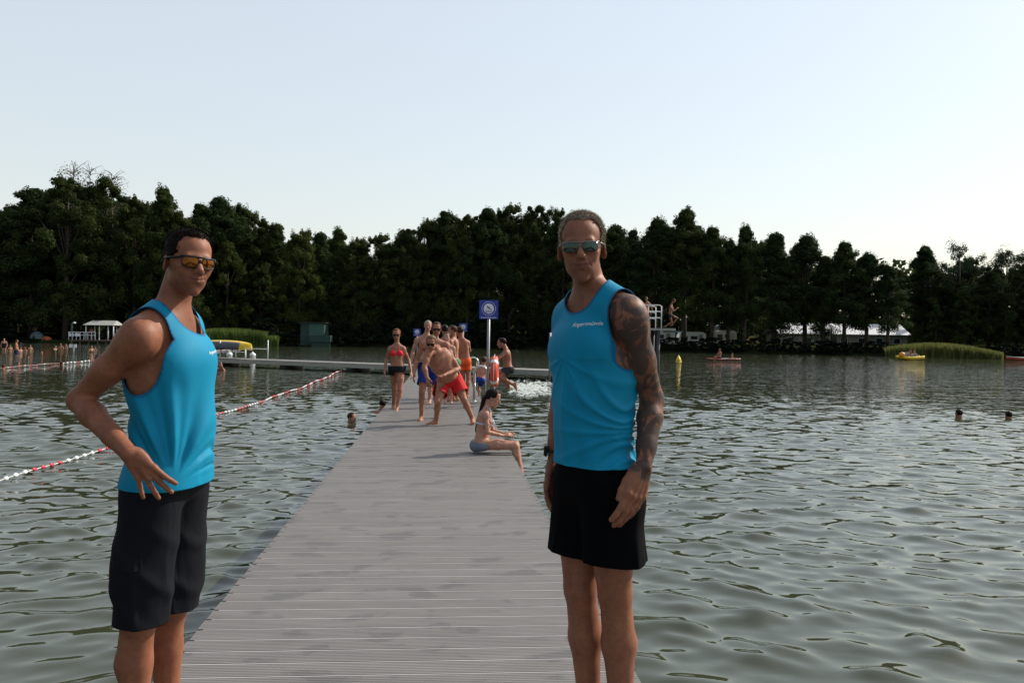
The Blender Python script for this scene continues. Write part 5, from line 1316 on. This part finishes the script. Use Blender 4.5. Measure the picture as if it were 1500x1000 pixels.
def hut():
    Y = 117.5; M_G = simple('green_boards', (.018, .050, .040), .7, var=.15, scale=3); M_G2 = simple('pale_green_boards', (.045, .11, .085), .7, var=.1, scale=3)
    a = P(440, 500, Y); b = P(474, 500, Y); t = P(455, 473, Y).z; root = empty('boathouse', ((a.x+b.x)/2, Y, .2), 'small green boathouse on the bank behind the walkway', 'hut')
    m = MB(); m.box(((a.x+b.x)/2, Y+1.5, (t+.2)/2), (b.x-a.x, 3, t-.2)); m.build('wall', M_G, root)
    c0, c1 = P(453, 480, Y).x, P(473, 480, Y).x; m = MB(); m.box(((c0+c1)/2, Y-.06, t-.95), (c1-c0, .1, 1.7)); m.build('door', M_G2, root)
    m = MB(); m.box(((a.x+b.x)/2, Y+1.4, t+.05), (b.x-a.x+.5, 3.5, .12)); m.build('roof', M_FLOAT, root)
    d0, d1 = P(458, 490, Y).x, P(488, 490, Y).x; m = MB(); m.box(((d0+d1)/2, Y-1.0, P(470, 491, Y).z-.45), (d1-d0, 1.4, .9)); m.box(((d0+d1)/2, Y-1.0, .25), (d1-d0-.4, 1.0, .7)); m.build('landing', M_G, root)
hut()
def pavilion():
    Y = 112.0; x0, x1 = P(99, 495, Y).x, P(172, 495, Y).x; zd = P(130, 497.5, Y).z; root = empty('pavilion', ((x0+x1)/2, Y, 0), 'white open pavilion with a pitched roof on a pier by the beach', 'pavilion')
    M_WD = simple('pier_wood', (.09, .06, .04), .85)
    m = MB(); m.box(((x0+x1)/2, Y+1.5, zd-.1), (x1-x0, 3.0, .2)); m.build('deck', M_WD, root)
    for k in range(6): m = MB(); xx = x0+.4+(x1-x0-.8)*k/5; m.tube([(xx, Y+.2, -1), (xx, Y+.2, zd-.2)], .12, 8); m.tube([(xx, Y+2.8, -1), (xx, Y+2.8, zd-.2)], .12, 8); m.build('pile', M_WD, root, True)
    m = MB(); zr = zd+1.0
    for zz in (zr, zr-.4): m.box(((x0+x1)/2-1.4, Y+.1, zz), (x1-x0-3, .05, .07))
    for k in range(9): m.box((x0+.1+k*.5, Y+.1, zd+.5), (.06, .06, 1.0))
    m.build('railing', M_WHT, root)
    for px0 in (101, 110): q = P(px0, 489, Y); m = MB(); m.box((q.x+.3, Y+.0, q.z-.1), (.65, .04, .42)); m.build('notice_board', M_WHT, root)
    r0_, r1_ = P(121, 473, Y).x, P(167, 473, Y).x; zt = P(140, 476, Y).z
    for xx in (r0_+.3, (r0_+r1_)/2, r1_-.9, r1_-.2):
        for yy in (.3, 2.7): m = MB(); m.tube([(xx, Y+yy, zd), (xx, Y+yy, zt)], .07, 8); m.build('post', M_WHT, root, True)
    V = [(r0_, Y-.1, zt), (r1_, Y-.1, zt), (r1_, Y+3.1, zt), (r0_, Y+3.1, zt), (r0_+.6, Y+1.5, zt+.62), (r1_-.3, Y+1.5, zt+.62)]
    mesh('roof', V, [(0, 1, 5, 4), (2, 3, 4, 5), (3, 0, 4), (1, 2, 5), (3, 2, 1, 0)], simple('pale_roof', (.33, .33, .31), .7), root, False)
pavilion()
def lamp():
    q = P(109, 474, 108); m = MB(); root = empty('lamp_post', (q.x, q.y, -.5), 'thin pale lamp post standing left of the white pavilion', 'lamp post')
    m.tube([(q.x-.3, q.y, -.5), (q.x-.3, q.y, q.z), (q.x-.1, q.y, q.z+.15)], .05, 8); m.build('pole', M_POST, root, True); m = MB(); m.lathe((q.x, q.y, q.z+.02), [(.05, .2), (.2, .1), (.16, 0)], 12); m.build('lamp_head', M_WHT, root, True)
lamp()
def wsign():
    b = PZ(108, 519, 0); root = empty('water_sign', b, 'blank white double board on a thin pole in the water before the pavilion', 'sign'); Y = b.y
    m = MB(); m.tube([(b.x, Y, -.8), (b.x, Y, P(108, 504, Y).z)], .03, 8); m.build('pole', M_POST, root, True)
    for p0, p1 in ((102, 106.6), (108.4, 112.4)):
        u, v = P(p0, 504, Y), P(p1, 509, Y); m = MB(); m.box(((u.x+v.x)/2, Y-.05, (u.z+v.z)/2), (v.x-u.x, .03, u.z-v.z)); m.build('board', M_WHT, root)
wsign()
# ------------------------------------------------------------------ bathers
SK = dict(tan=skin('sunlit_skin', (.37, .175, .115)), fair=skin('fair_skin', (.46, .255, .185)), brown=skin('brown_skin', (.28, .13, .08)))
HR = dict(dark=M_HDARK, grey=M_HGREY, red=hairmat('red_brown_hair', (.16, .055, .02)), blond=hairmat('dark_blond_hair', (.16, .095, .045)), brown=hairmat('brown_hair', (.05, .028, .015)))
_cl = {}
def clo(name, c, **k):
    if name not in _cl: _cl[name] = cloth(name, c, **k)
    return _cl[name]
def swim(root, name, pr, off, mat, gf, h, tags=('torso', 'bust', 'glute', 'thigh'), t=.003):
    f = field(pr, h, tags=tags, off=off); V, F = f.nets(); V = smooth_mesh(V, F, 1); V, F = clip(V, F, gf(V)); o = mesh(name, V, F, mat, root); thick(o, t); return o
def bather(label, D, pts, face, S, sk='tan', hair='dark', group=None, h=.010, hh=.006, build=None, hl=None, sunglasses=False, feet=None, hands=None, detail=True, hkw=None, tilt=0, base=None, up=(0, 0, 1), hairkw=None, cat='person', **kw):
    J = {}
    for k, v in pts.items(): J[k] = P(v[0], v[1], D+(v[2] if len(v) > 2 else 0))
    hkw = dict(hkw or {}); hkw.setdefault('hs', S**-.55); headframe(J, face, tilt, up)
    if kw.get('kneedir') is not None:
        for q in 'LR': J['f'+q] = nrm(kw['kneedir'])
    kw.pop('kneedir', None)
    root = empty('person', base if base is not None else ((J['aL'].x+J['aR'].x)/2, (J['aL'].y+J['aR'].y)/2, DECK), label, cat, group)
    pr, fr = body_prims(J, S, detail=detail, hands=hands, feet=feet, headkw=hkw, **kw)
    hc = v3(J['h']); fine = [(hc-.14*S, hc+.14*S, hh)]
    f = field(pr, h, fine); V, F = f.nets(); V = smooth_mesh(V, F, 1, .3)
    mesh('body', V, F, SK[sk], root, mask=head_mask(V, J, fr['hs'], stub=.1))
    if hair: make_hair(root, J, fr['hs'], HR[hair], thick_=.010, strands=(1200 if hh < .007 else 0), sl=.014, h=hh, comb=(0, -.3, -.2), hl=hl, fade=.3, seed=int(D*7) % 50, **(hairkw or {}))
    if sunglasses: make_glasses(root, J, fr['hs'], M_GLFR, M_GLFR)
    if build: build(root, pr, fr, J)
    return root, pr, fr, J
def trunks(mat, name='swim_shorts', up=.07, ln=.55, r0=.100, r1=.098, off=.012, h=.010, k=.03, hem=None, spread=0):
    def b(root, pr, fr, J):
        S = fr['S']; U = fr['U']; Pc = fr['Pc']; f = field(pr, h, tags=('torso', 'glute'), off=off*S)
        L = []
        for q in 'LR':
            a = v3(J['h'+q]); kx = v3(J['k'+q]); e = a+(kx-a)*(ln+.15); L.append((Cone(a, e, r0*S, r1*S), a, kx))
        lo = np.min([c[0].bb()[0] for c in L]+[Pc-.25*S], 0)-.02; hi = np.max([c[0].bb()[1] for c in L]+[Pc+.25*S], 0)+.02
        fl = Field(lo, hi, h)
        for p in pr:
            if p[2] in ('torso', 'glute'): fl.op(p[0], p[1], 0, off*S)
        for c in L: fl.op(c[0], k*S)
        V, F = fl.nets(); V = smooth_mesh(V, F, 1); V = V+vnormals(V, F)*(.005*snoise(V, 22, 3))[:, None]
        g = up*S-(V-Pc)@U; dl = [np.linalg.norm(np.cross(V-c[1], nrm(c[2]-c[1])), axis=1) for c in L]
        for i, c in enumerate(L):
            ax = nrm(c[2]-c[1]); ll = np.linalg.norm(c[2]-c[1]); gi = ln*ll-(V-c[1])@ax; g = np.where(dl[i] <= dl[1-i], np.minimum(g, gi), g)
        V, F = clip(V, F, g); o = mesh(name, V, F, mat, root); thick(o, .003)
    return b
DECKG = 'bathers standing on the jetty'
CAMD = lambda p, q=0: (-p.x*0+q, -1, 0)
relaxed = None
# woman in a red bikini walking towards the camera
def w_build(root, pr, fr, J):
    S = fr['S']; bs = [p[0].c for p in pr if p[2] == 'bust']; U = fr['U']; u0 = bs[0]@U
    def g(V):
        a = np.max([(.062*S-np.linalg.norm((V-c)*np.array((1, .8, 1)), axis=1)) for c in bs], 0); b = .010*S-np.abs(V@U-u0+.018)
        st = .006-np.abs(np.linalg.norm((V-v3(J['nb']))*np.array((1, 0, .0)), axis=1)-.05)*1.0; st = np.where(V@U > u0, st, -1); return np.maximum(np.maximum(a, b), np.minimum(st, .01))
    swim(root, 'bikini_top', pr, .007, clo('red_swim_fabric', (.72, .025, .04)), g, .007, ('torso', 'bust'))
    trunks(clo('black_swim_fabric', (.010, .010, .012)), 'swim_skirt', up=.075, ln=.20, r0=.100, r1=.118, k=.07)(root, pr, fr, J)
bather('woman in a red bikini top and black swim skirt walking on the jetty', 16.3,
       dict(h=(581, 490.5), nb=(581.5, 506), sL=(591, 511), sR=(571.5, 511), eL=(599, 528, .05), wL=(602.5, 546, -.12), eR=(565.5, 528, .05), wR=(563.5, 545, -.1), hL=(586.5, 541), hR=(577, 541), kL=(586, 571, -.12), kR=(578, 570, .15), aL=(582, 596, -.15), aR=(576.5, 592, .35)),
       (.02, -1, -.05), .90, 'tan', 'red', DECKG, fem=1, mus=.88, build=w_build, sunglasses=True, feet=dict(L=(0, -1, -.1), R=(0, -.9, -.5)), kneedir=(0, -1, 0), hkw=dict(jaw=.9))
# man in blue shorts
bather('broad man in blue swim shorts and sunglasses behind the bending man', 14.5,
       dict(h=(639.5, 482), nb=(637, 499), sL=(653.5, 505, .03), sR=(619.5, 504, -.03), eL=(660, 528, .1), wL=(657, 548, .0), eR=(610, 528, .0), wR=(606.5, 547, -.15), hL=(640.5, 543), hR=(623, 543), kL=(638, 575, .0), kR=(618, 575, -.18), aL=(641, 601, .35), aR=(617.5, 610, -.12)),
       (.12, -1, -.1), .96, 'tan', 'brown', DECKG, fat=.35, build=trunks(clo('blue_swim_fabric', (.015, .04, .24)), ln=.62, r1=.11), sunglasses=True, feet=dict(L=(.1, -1, 0), R=(-.15, -1, 0)), kneedir=(0, -1, 0))
# older man behind him
bather('grey-haired man half hidden behind the broad man in blue shorts', 18.0,
       dict(h=(627, 478), nb=(624.5, 492), sL=(636, 498), sR=(611, 498), eL=(640, 516), wL=(638, 534), eR=(604.5, 516, .05), wR=(602, 534, -.1), hL=(630, 535), hR=(618, 535), kL=(630, 563, -.1), kR=(619, 563), aL=(629.5, 586, -.1), aR=(618, 586)),
       (.1, -1, 0), .95, 'fair', 'grey', DECKG, fat=.3, build=trunks(clo('navy_swim_fabric', (.01, .02, .08))), kneedir=(0, -1, 0), feet=dict(L=(0, -1, 0), R=(0, -1, 0)))
# bending man in red shorts
bather('stout man in red swim shorts and sunglasses bending forward', 13.8,
       dict(h=(632, 502.5, -.42), nb=(640, 513.5, -.28), sR=(627, 518, -.42), sL=(657, 519, -.12), eR=(621.5, 538, -.52), wR=(625.5, 553, -.55), eL=(672, 540, -.10), wL=(651, 549, -.40), hR=(648.5, 559, .02), hL=(667.5, 556, .06), kR=(641.5, 589, -.22), kL=(680, 586, -.06), aR=(639, 616, -.02), aL=(692, 613, .12)),
       (-.08, -1, -.30), .98, 'tan', 'blond', DECKG, fat=.75, mus=1.05, build=trunks(clo('red_short_fabric', (.58, .018, .022), fold=.02), ln=.62, r0=.118, r1=.128), sunglasses=True, kneedir=(0, -1, 0), feet=dict(L=(-.1, -1, 0), R=(-.75, -.7, 0)), hkw=dict(jaw=1.1))
# people behind
bather('dark-haired bather mostly hidden behind the broad man in sunglasses', 19.2,
       dict(h=(651.5, 483.5), nb=(652, 496), sL=(643, 501), sR=(662, 501), eL=(641, 517), wL=(642, 533, .1), eR=(664, 517), wR=(663, 533, .1), hL=(648, 531), hR=(657, 531), kL=(647, 556), kR=(658, 556), aL=(647, 579), aR=(658, 579)),
       (-.3, 1, 0), .94, 'tan', 'dark', DECKG, h=.012, hh=.008, build=trunks(clo('black_swim_fabric', (.01, .01, .012))), kneedir=(0, 1, 0))
bather('child peering out between the adults, only the face showing', 17.0,
       dict(h=(654.5, 494.5), nb=(655.5, 506), sL=(664, 510), sR=(649, 510), eL=(666, 523), wL=(662, 535), eR=(648, 523), wR=(650, 535), hL=(661, 537), hR=(653, 537), kL=(661, 562), kR=(653, 562), aL=(661, 586), aR=(653, 586)),
       (-.1, -1, 0), .78, 'fair', 'brown', DECKG, h=.012, hh=.007, kids=1, build=trunks(clo('navy_swim_fabric', (.01, .02, .08))), kneedir=(0, -1, 0))
bather('boy with cropped hair and green shorts in profile', 18.6,
       dict(h=(662.5, 484.5), nb=(664.5, 495.5), sL=(660, 501, -.16), sR=(665, 501, .16), eL=(663, 515, -.2), wL=(656, 524, -.2), eR=(667, 515, .2), wR=(659, 524, .2), hL=(665, 530, -.08), hR=(666, 530, .08), kL=(663, 556, -.1), kR=(667, 556, .1), aL=(664, 582, -.1), aR=(669, 582, .1)),
       (-1, -.25, 0), .92, 'tan', 'brown', DECKG, h=.012, hh=.007, kids=.5, build=trunks(clo('green_swim_fabric', (.05, .22, .10))), kneedir=(-1, 0, 0))
bather('boy in orange swim shorts seen from behind, arms folded', 19.6,
       dict(h=(673, 485.5), nb=(676, 496.5), sL=(668.5, 502, .05), sR=(685, 502, -.02), eL=(663.5, 514, .15), wL=(672, 513, .32), eR=(688, 514, .1), wR=(679, 511, .32), hL=(675.5, 529), hR=(685, 529), kL=(678.5, 553, .0), kR=(686, 553, -.05), aL=(680.5, 576.5, .05), aR=(684.5, 577, -.1)),
       (-.55, .8, 0), .93, 'tan', 'brown', DECKG, kids=.6, build=trunks(clo('orange_swim_fabric', (.75, .12, .03)), ln=.55, r0=.085, r1=.088, k=.012), kneedir=(0, 1, 0), feet=dict(L=(0, 1, 0), R=(.2, 1, 0)))
bather('child climbing the ladder, half hidden behind the handrails and post', 20.2,
       dict(h=(709, 528.5), nb=(707.5, 536), sL=(702, 539), sR=(712.5, 539), eL=(699, 545, .1), wL=(698, 535, .25), eR=(714, 546, .1), wR=(714, 536, .25), hL=(700, 556, -.1), hR=(707, 557, -.1), kL=(690.5, 552, .05), kR=(701, 566, .15), aL=(694, 566, -.05), aR=(702, 583, .1)),
       (.1, 1, 0), .70, 'fair', 'brown', None, kids=1, h=.011, hh=.007, build=trunks(clo('blue_swim_fabric', (.015, .04, .24))), kneedir=(-.6, 1, 0))
# boy leaping off the jetty
bather('boy in dark and grey shorts leaping off the jetty into the lake', 18.5,
       dict(h=(735, 502.5), nb=(740.5, 511.5), sL=(742, 517, -.13), sR=(740, 516, .13), eL=(732, 524, -.22), wL=(722, 527, -.12), eR=(731, 522, .18), wR=(722, 525, .15), hL=(745.5, 541, -.08), hR=(744.5, 541, .08), kL=(732.5, 553, -.12), kR=(728.5, 549, .10), aL=(752, 563, -.1), aR=(742, 562, .08)),
       (-1, -.1, -.15), .84, 'tan', 'dark', None, kids=.7, build=trunks(clo('grey_black_fabric', (.03, .032, .035)), ln=.5), base=P(742, 566, 18.5), kneedir=(-.6, 0, -.8), feet=dict(L=(.15, 0, -1), R=(.15, 0, -1)))
# girl sitting on the edge
def g_build(root, pr, fr, J):
    S = fr['S']; U = fr['U']; X, Fw = fr['X1'], fr['F1']; Pc = fr['Pc']; nb = v3(J['nb']); u0 = (Pc+(nb-Pc)*.62)@U
    def g(V):
        f = (V-nb)@Fw; b = .011-np.abs(V@U-u0-.0*f); cup = .055*S-np.linalg.norm(V-(Pc+(nb-Pc)*.66+Fw*.09*S)[None]-np.outer(np.sign((V-nb)@X)*.05*S, X), axis=1)
        st = np.minimum(.007-np.abs(np.abs((V-nb)@X)-.055*S), (V@U)-u0); return np.maximum(np.maximum(b, cup), np.where(f > -.02, np.minimum(st, .01), -1))
    swim(root, 'bikini_top', pr, .006, clo('pale_blue_fabric', (.45, .50, .62)), g, .007, ('torso', 'bust', 'strap'))
    def gb(V): d = V-Pc; z = d@U; return np.minimum(.045*S-z, .115*S-np.maximum(d@fr['F0'], -.2)*.9-np.maximum(0, -z)*.2)
    swim(root, 'bikini_bottom', pr, .007, clo('patterned_blue_grey_fabric', (.16, .20, .24)), gb, .007, ('torso', 'glute', 'thigh'))
    C = v3(J['h']); m = MB(); s = S; p = [C-J['hf']*.070*s+J['hu']*.02*s, C-J['hf']*.125*s-J['hu']*.05*s] + [v3(P(px, py, 10.5)) for px, py in ((703, 606), (699.5, 617), (697.5, 627), (696.5, 633))]
    m.tube(p, [.035, .030, .022, .020, .014, .005], 10); m.build('ponytail', HR['dark'], root, True)
bather('girl with a long dark ponytail in a bikini sitting on the jetty edge', 10.5,
       dict(h=(722, 583), nb=(713, 600.5), sR=(711.5, 607.5, -.13), sL=(715.5, 606.5, .13), eR=(714.5, 633, -.17), wR=(737, 638, -.06), eL=(722, 631, .12), wL=(739, 635, .07), hR=(703, 651.5, -.08), hL=(704, 650.5, .08), kR=(755, 653.5, -.09), kL=(756, 651.5, .09), aR=(762, 692, -.08), aL=(763, 690, .09)),
       (1, -.12, -.35), .82, 'fair', 'dark', None, h=.007, hh=.004, kids=.6, fem=.4, mus=.85, build=g_build, base=PZ(703, 662, DECK), kneedir=(.6, 0, .8), feet=dict(L=(.6, 0, -.8), R=(.6, 0, -.8)), hairkw=dict(),
       hands=dict(R=dict(D=(.95, .1, .25), N=(0, -.5, .85), S=(0, .8, .5), curl=[(.5, .5, .3)]*4, splay=(.1, .02, -.05, -.12)), L=dict(D=(.95, -.1, .2), N=(0, .5, .85), S=(0, -.8, .5), curl=[(.4, .5, .3)]*4, splay=(.1, .02, -.05, -.12))))
# diver on the tower and leaping
bather('slim boy leaping from the diving tower board', 46.0,
       dict(h=(987, 440.5), nb=(983.5, 446), sL=(982, 449, -.14), sR=(984, 449, .14), eL=(987, 456, -.2), wL=(991.5, 452, -.1), eR=(988, 455, .2), wR=(992, 451, .1), hL=(981, 461.5, -.08), hR=(982.5, 461.5, .08), kL=(984, 472, -.1), kR=(992.5, 466, .1), aL=(975, 477.5, -.1), aR=(984.5, 475.5, .1)),
       (1, -.1, -.2), .80, 'brown', 'brown', None, h=.018, hh=.014, kids=.8, detail=False, base=P(981, 478, 46), build=trunks(clo('dark_swim_fabric', (.02, .025, .03)), ln=.35, h=.016), kneedir=(1, 0, 0))
bather("boy standing by the tower railing above the tattooed man's shoulder", 46.6,
       dict(h=(946.5, 437.5), nb=(948.5, 443), sL=(953, 446), sR=(943, 446), eL=(955.5, 453), wL=(954, 459), eR=(941, 453), wR=(942, 460), hL=(950.5, 459), hR=(945.5, 459), kL=(950.5, 469.5), kR=(945.5, 469.5), aL=(950.5, 478), aR=(945.5, 478)),
       (.6, -1, 0), .84, 'tan', 'brown', None, h=.018, hh=.014, kids=.8, detail=False, base=P(948, 480, 46.6), build=trunks(clo('dark_swim_fabric', (.02, .025, .03)), h=.016), kneedir=(0, -1, 0))

# swimmers: whole figures treading water, heads above the surface
def swimmer(px, py, Y, face, label, hair='dark', S=.95, sk='tan', arms=None, lift=0.0, h=.016, hh=.007):
    c = P(px, py, Y); J = {}; o = lambda x, y, z: c+Vector((x*S, y*S, z*S))
    f = nrm((face[0], face[1], 0)); X = np.cross((0, 0, 1), f)
    L = lambda x, fw, z: c+Vector(tuple(X*x*S+f*fw*S))+Vector((0, 0, z*S))
    J.update(h=c, nb=L(0, -.06, -.19), sL=L(.17, -.06, -.24), sR=L(-.17, -.06, -.24), eL=L(.36, .1, -.36), eR=L(-.36, .1, -.36), wL=L(.40, .34, -.34), wR=L(-.40, .34, -.34),
             hL=L(.09, -.35, -.66), hR=L(-.09, -.35, -.66), kL=L(.10, -.40, -1.05), kR=L(-.12, -.5, -1.0), aL=L(.1, -.7, -1.3), aR=L(-.1, -.75, -1.2))
    if arms: J.update({k: L(*v) for k, v in arms.items()})
    headframe(J, (face[0], face[1], face[2] if len(face) > 2 else 0)); root = empty('person', (c.x, c.y, 0), label, 'swimmer')
    pr, fr = body_prims(J, S, detail=None if h > .015 else False); hc = v3(c); f_ = field(pr, h, [(hc-.15, hc+.15, hh)], lo=v3((-999, -999, -.55))); V, F = f_.nets(); V = smooth_mesh(V, F, 1, .3)
    mesh('body', V, F, SK[sk], root, mask=head_mask(V, J, S, stub=.1))
    if hair: make_hair(root, J, S, HR[hair], thick_=.009, strands=0, h=hh, fade=.3)
    trunks(clo('dark_swim_fabric', (.02, .025, .03)), h=.02)(root, pr, fr, J)
swimmer(515.5, 612, 18.1, (.8, -.4), 'swimmer in profile, the head nearest the jetty float line', 'brown', .95, 'fair')
swimmer(560.5, 591.5, 20.6, (.3, 1), 'dark wet head of a swimmer right against the jetty edge', 'dark', .92)
swimmer(1404.5, 606, 21.5, (-.2, 1), 'left of two dark heads swimming side by side on the open right water', 'dark', .95)
swimmer(1477.5, 608.5, 21.5, (.1, 1), 'right of two dark heads swimming side by side on the open right water', 'dark', .95)
swimmer(322, 534, 41.5, (-.7, -1), 'bather holding on under the walkway edge below the white rail', 'brown', 1.0, 'tan', dict(eL=(.30, .12, -.06), wL=(.16, .06, .12), eR=(-.34, .12, -.10), wR=(-.30, .35, .08)), h=.02, hh=.012)
swimmer(1045, 535, 60, (-.3, -1), 'lone swimmer far out below the paddle board', 'brown', 1, h=.03, hh=.015)

# small figures far off: three templates, copied with their parts
def far_template(kind):
    J = {}; o = lambda x, y, z: Vector((x, y, z)); S = dict(man=1.0, woman=.93, child=.72, sit=.95)[kind]; q = S
    if kind != 'sit':
        J.update(h=o(0, -.02, 1.66*q), nb=o(0, 0, 1.48*q), sL=o(.18*q, 0, 1.43*q), sR=o(-.18*q, 0, 1.43*q), eL=o(.27*q, -.02, 1.14*q), eR=o(-.27*q, .0, 1.14*q), wL=o(.25*q, -.15, .92*q), wR=o(-.22*q, -.15, .93*q),
                 hL=o(.09*q, 0, .93*q), hR=o(-.09*q, 0, .93*q), kL=o(.11*q, -.02, .50*q), kR=o(-.10*q, -.03, .50*q), aL=o(.12*q, .02, .08), aR=o(-.11*q, .02, .08))
    else:
        J.update(h=o(0, -.02, .74), nb=o(0, 0, .57), sL=o(.17, 0, .52), sR=o(-.17, 0, .52), eL=o(.26, -.1, .26), eR=o(-.26, -.1, .26), wL=o(.2, -.3, .2), wR=o(-.2, -.3, .2), hL=o(.09, 0, .09), hR=o(-.09, 0, .09), kL=o(.12, -.42, .16), kR=o(-.12, -.42, .16), aL=o(.12, -.62, -.15), aR=o(-.12, -.62, -.15))
    headframe(J, (.1, -1, 0)); root = empty('person', (0, 0, 0)); pr, fr = body_prims(J, S, detail=False, fem=1.0 if kind == 'woman' else 0, kids=1.0 if kind == 'child' else 0, fat=.3 if kind == 'man' else 0)
    f = field(pr, .024); V, F = f.nets(); mesh('body', V, F, SK['fair' if kind in ('child', 'woman') else 'tan'], root, mask=np.zeros((len(V), 3)))
    make_hair(root, J, S, HR['brown' if kind != 'woman' else 'dark'], thick_=.012, strands=0, h=.016, fade=.2)
    if kind == 'woman': swim(root, 'swimsuit', pr, .012, clo('black_swim_fabric', (.01, .01, .012)), lambda V: np.minimum(1.30*q-V[:, 2], V[:, 2]-.84*q), .024, ('torso', 'bust', 'glute', 'thigh'))
    else: trunks(clo('dark_red_fabric', (.25, .02, .03)) if kind == 'child' else clo('navy_swim_fabric', (.01, .02, .08)), h=.022)(root, pr, fr, J)
    return [root, True]
FT = {k: far_template(k) for k in ('man', 'woman', 'child', 'sit')}
def far(kind, px, pyt, pyb, label, rot=0, group='bathers at the left beach', loc=None, s=1, roll=0):
    t = FT[kind]; o = t[0] if t[1] else copy_tree(t[0]); t[1] = False; o.name = 'person'
    Hh = dict(man=1.79, woman=1.67, child=1.29, sit=.87)[kind]*s
    if loc is None: b = PZ(px, pyb, 0); top = P(px, pyt+(6 if pyb-pyt > 12 else 4 if pyb-pyt > 8 else 0), b.y).z; loc = Vector((b.x, b.y, top-Hh))
    o.location = loc; o.rotation_euler = (roll, 0, rot); o.scale = (s, s, s); tag(o, label, 'person', group)
    return o
far('woman', 6, 489, 512, 'woman in a dark suit standing in shallow water at the far left', .3)
far('man', 24, 491, 518, 'bather standing tall in the water below the blue tent', 2.0)
far('child', 30, 504, 515, 'child wading left of a low cluster of bathers', 1)
far('man', 37, 501, 514, 'bather standing waist-deep in the middle of the low cluster', -.6)
far('child', 44.5, 499, 514, 'child at the right of the low cluster of bathers', .5)
far('woman', 81, 502, 511, 'bather at the left of the group near the white board', 1.2)
far('man', 89, 498.5, 510, 'bather in the middle of the group near the white board', .2)
far('child', 97, 499, 510, 'child at the right of the group near the white board', -.4)
far('woman', 134, 500, 515, "woman standing in the water beside the man's forearm", .8)
far('child', 140, 504, 513, 'child standing behind the woman below the pavilion', -.3)
far('child', 15, 499, 514, 'child wading just right of the woman in a dark suit', .6)
far('man', 5, 529, 540, 'pink-backed bather nearest to the red float line', 3.0)
far('child', 41, 521.5, 525, 'lone dark head swimming off the low cluster', 1, s=.9)
far('man', 61, 514, 519, 'swimmer raising an arm off the beach', .4)
far('child', 26, 529.5, 533, 'dark head beside the red float line', 2)
far('woman', 90, 530, 533.5, 'dark head where the float line turns white', 2)
far('man', 51, 475, 492, 'person standing on the beach above the blue tent', .2, loc=onshore(51, 7))
far('man', 135, 489, 499, 'person leaning at the pier rail under the white pavilion', .4, loc=P(134, 499, 113.0))
far('sit', 0, 0, 0, 'person sitting upright on the red paddle board', -1.2, 'people on the lake', loc=SUPC+Vector((-.35, 0, .16)))
far('sit', 0, 0, 0, 'person crouching low at the right end of the paddle board', 1.4, 'people on the lake', loc=SUPC+Vector((.75, .05, .05)), s=.72)
far('sit', 0, 0, 0, 'person on the left seat of the yellow pedal boat', 1.6, 'people on the lake', loc=PBC+Vector((-.15, -.3, .36)), s=.95)
far('sit', 0, 0, 0, 'person on the right seat of the yellow pedal boat', 1.5, 'people on the lake', loc=PBC+Vector((.55, .3, .36)), s=.9)
man_left(); man_right()
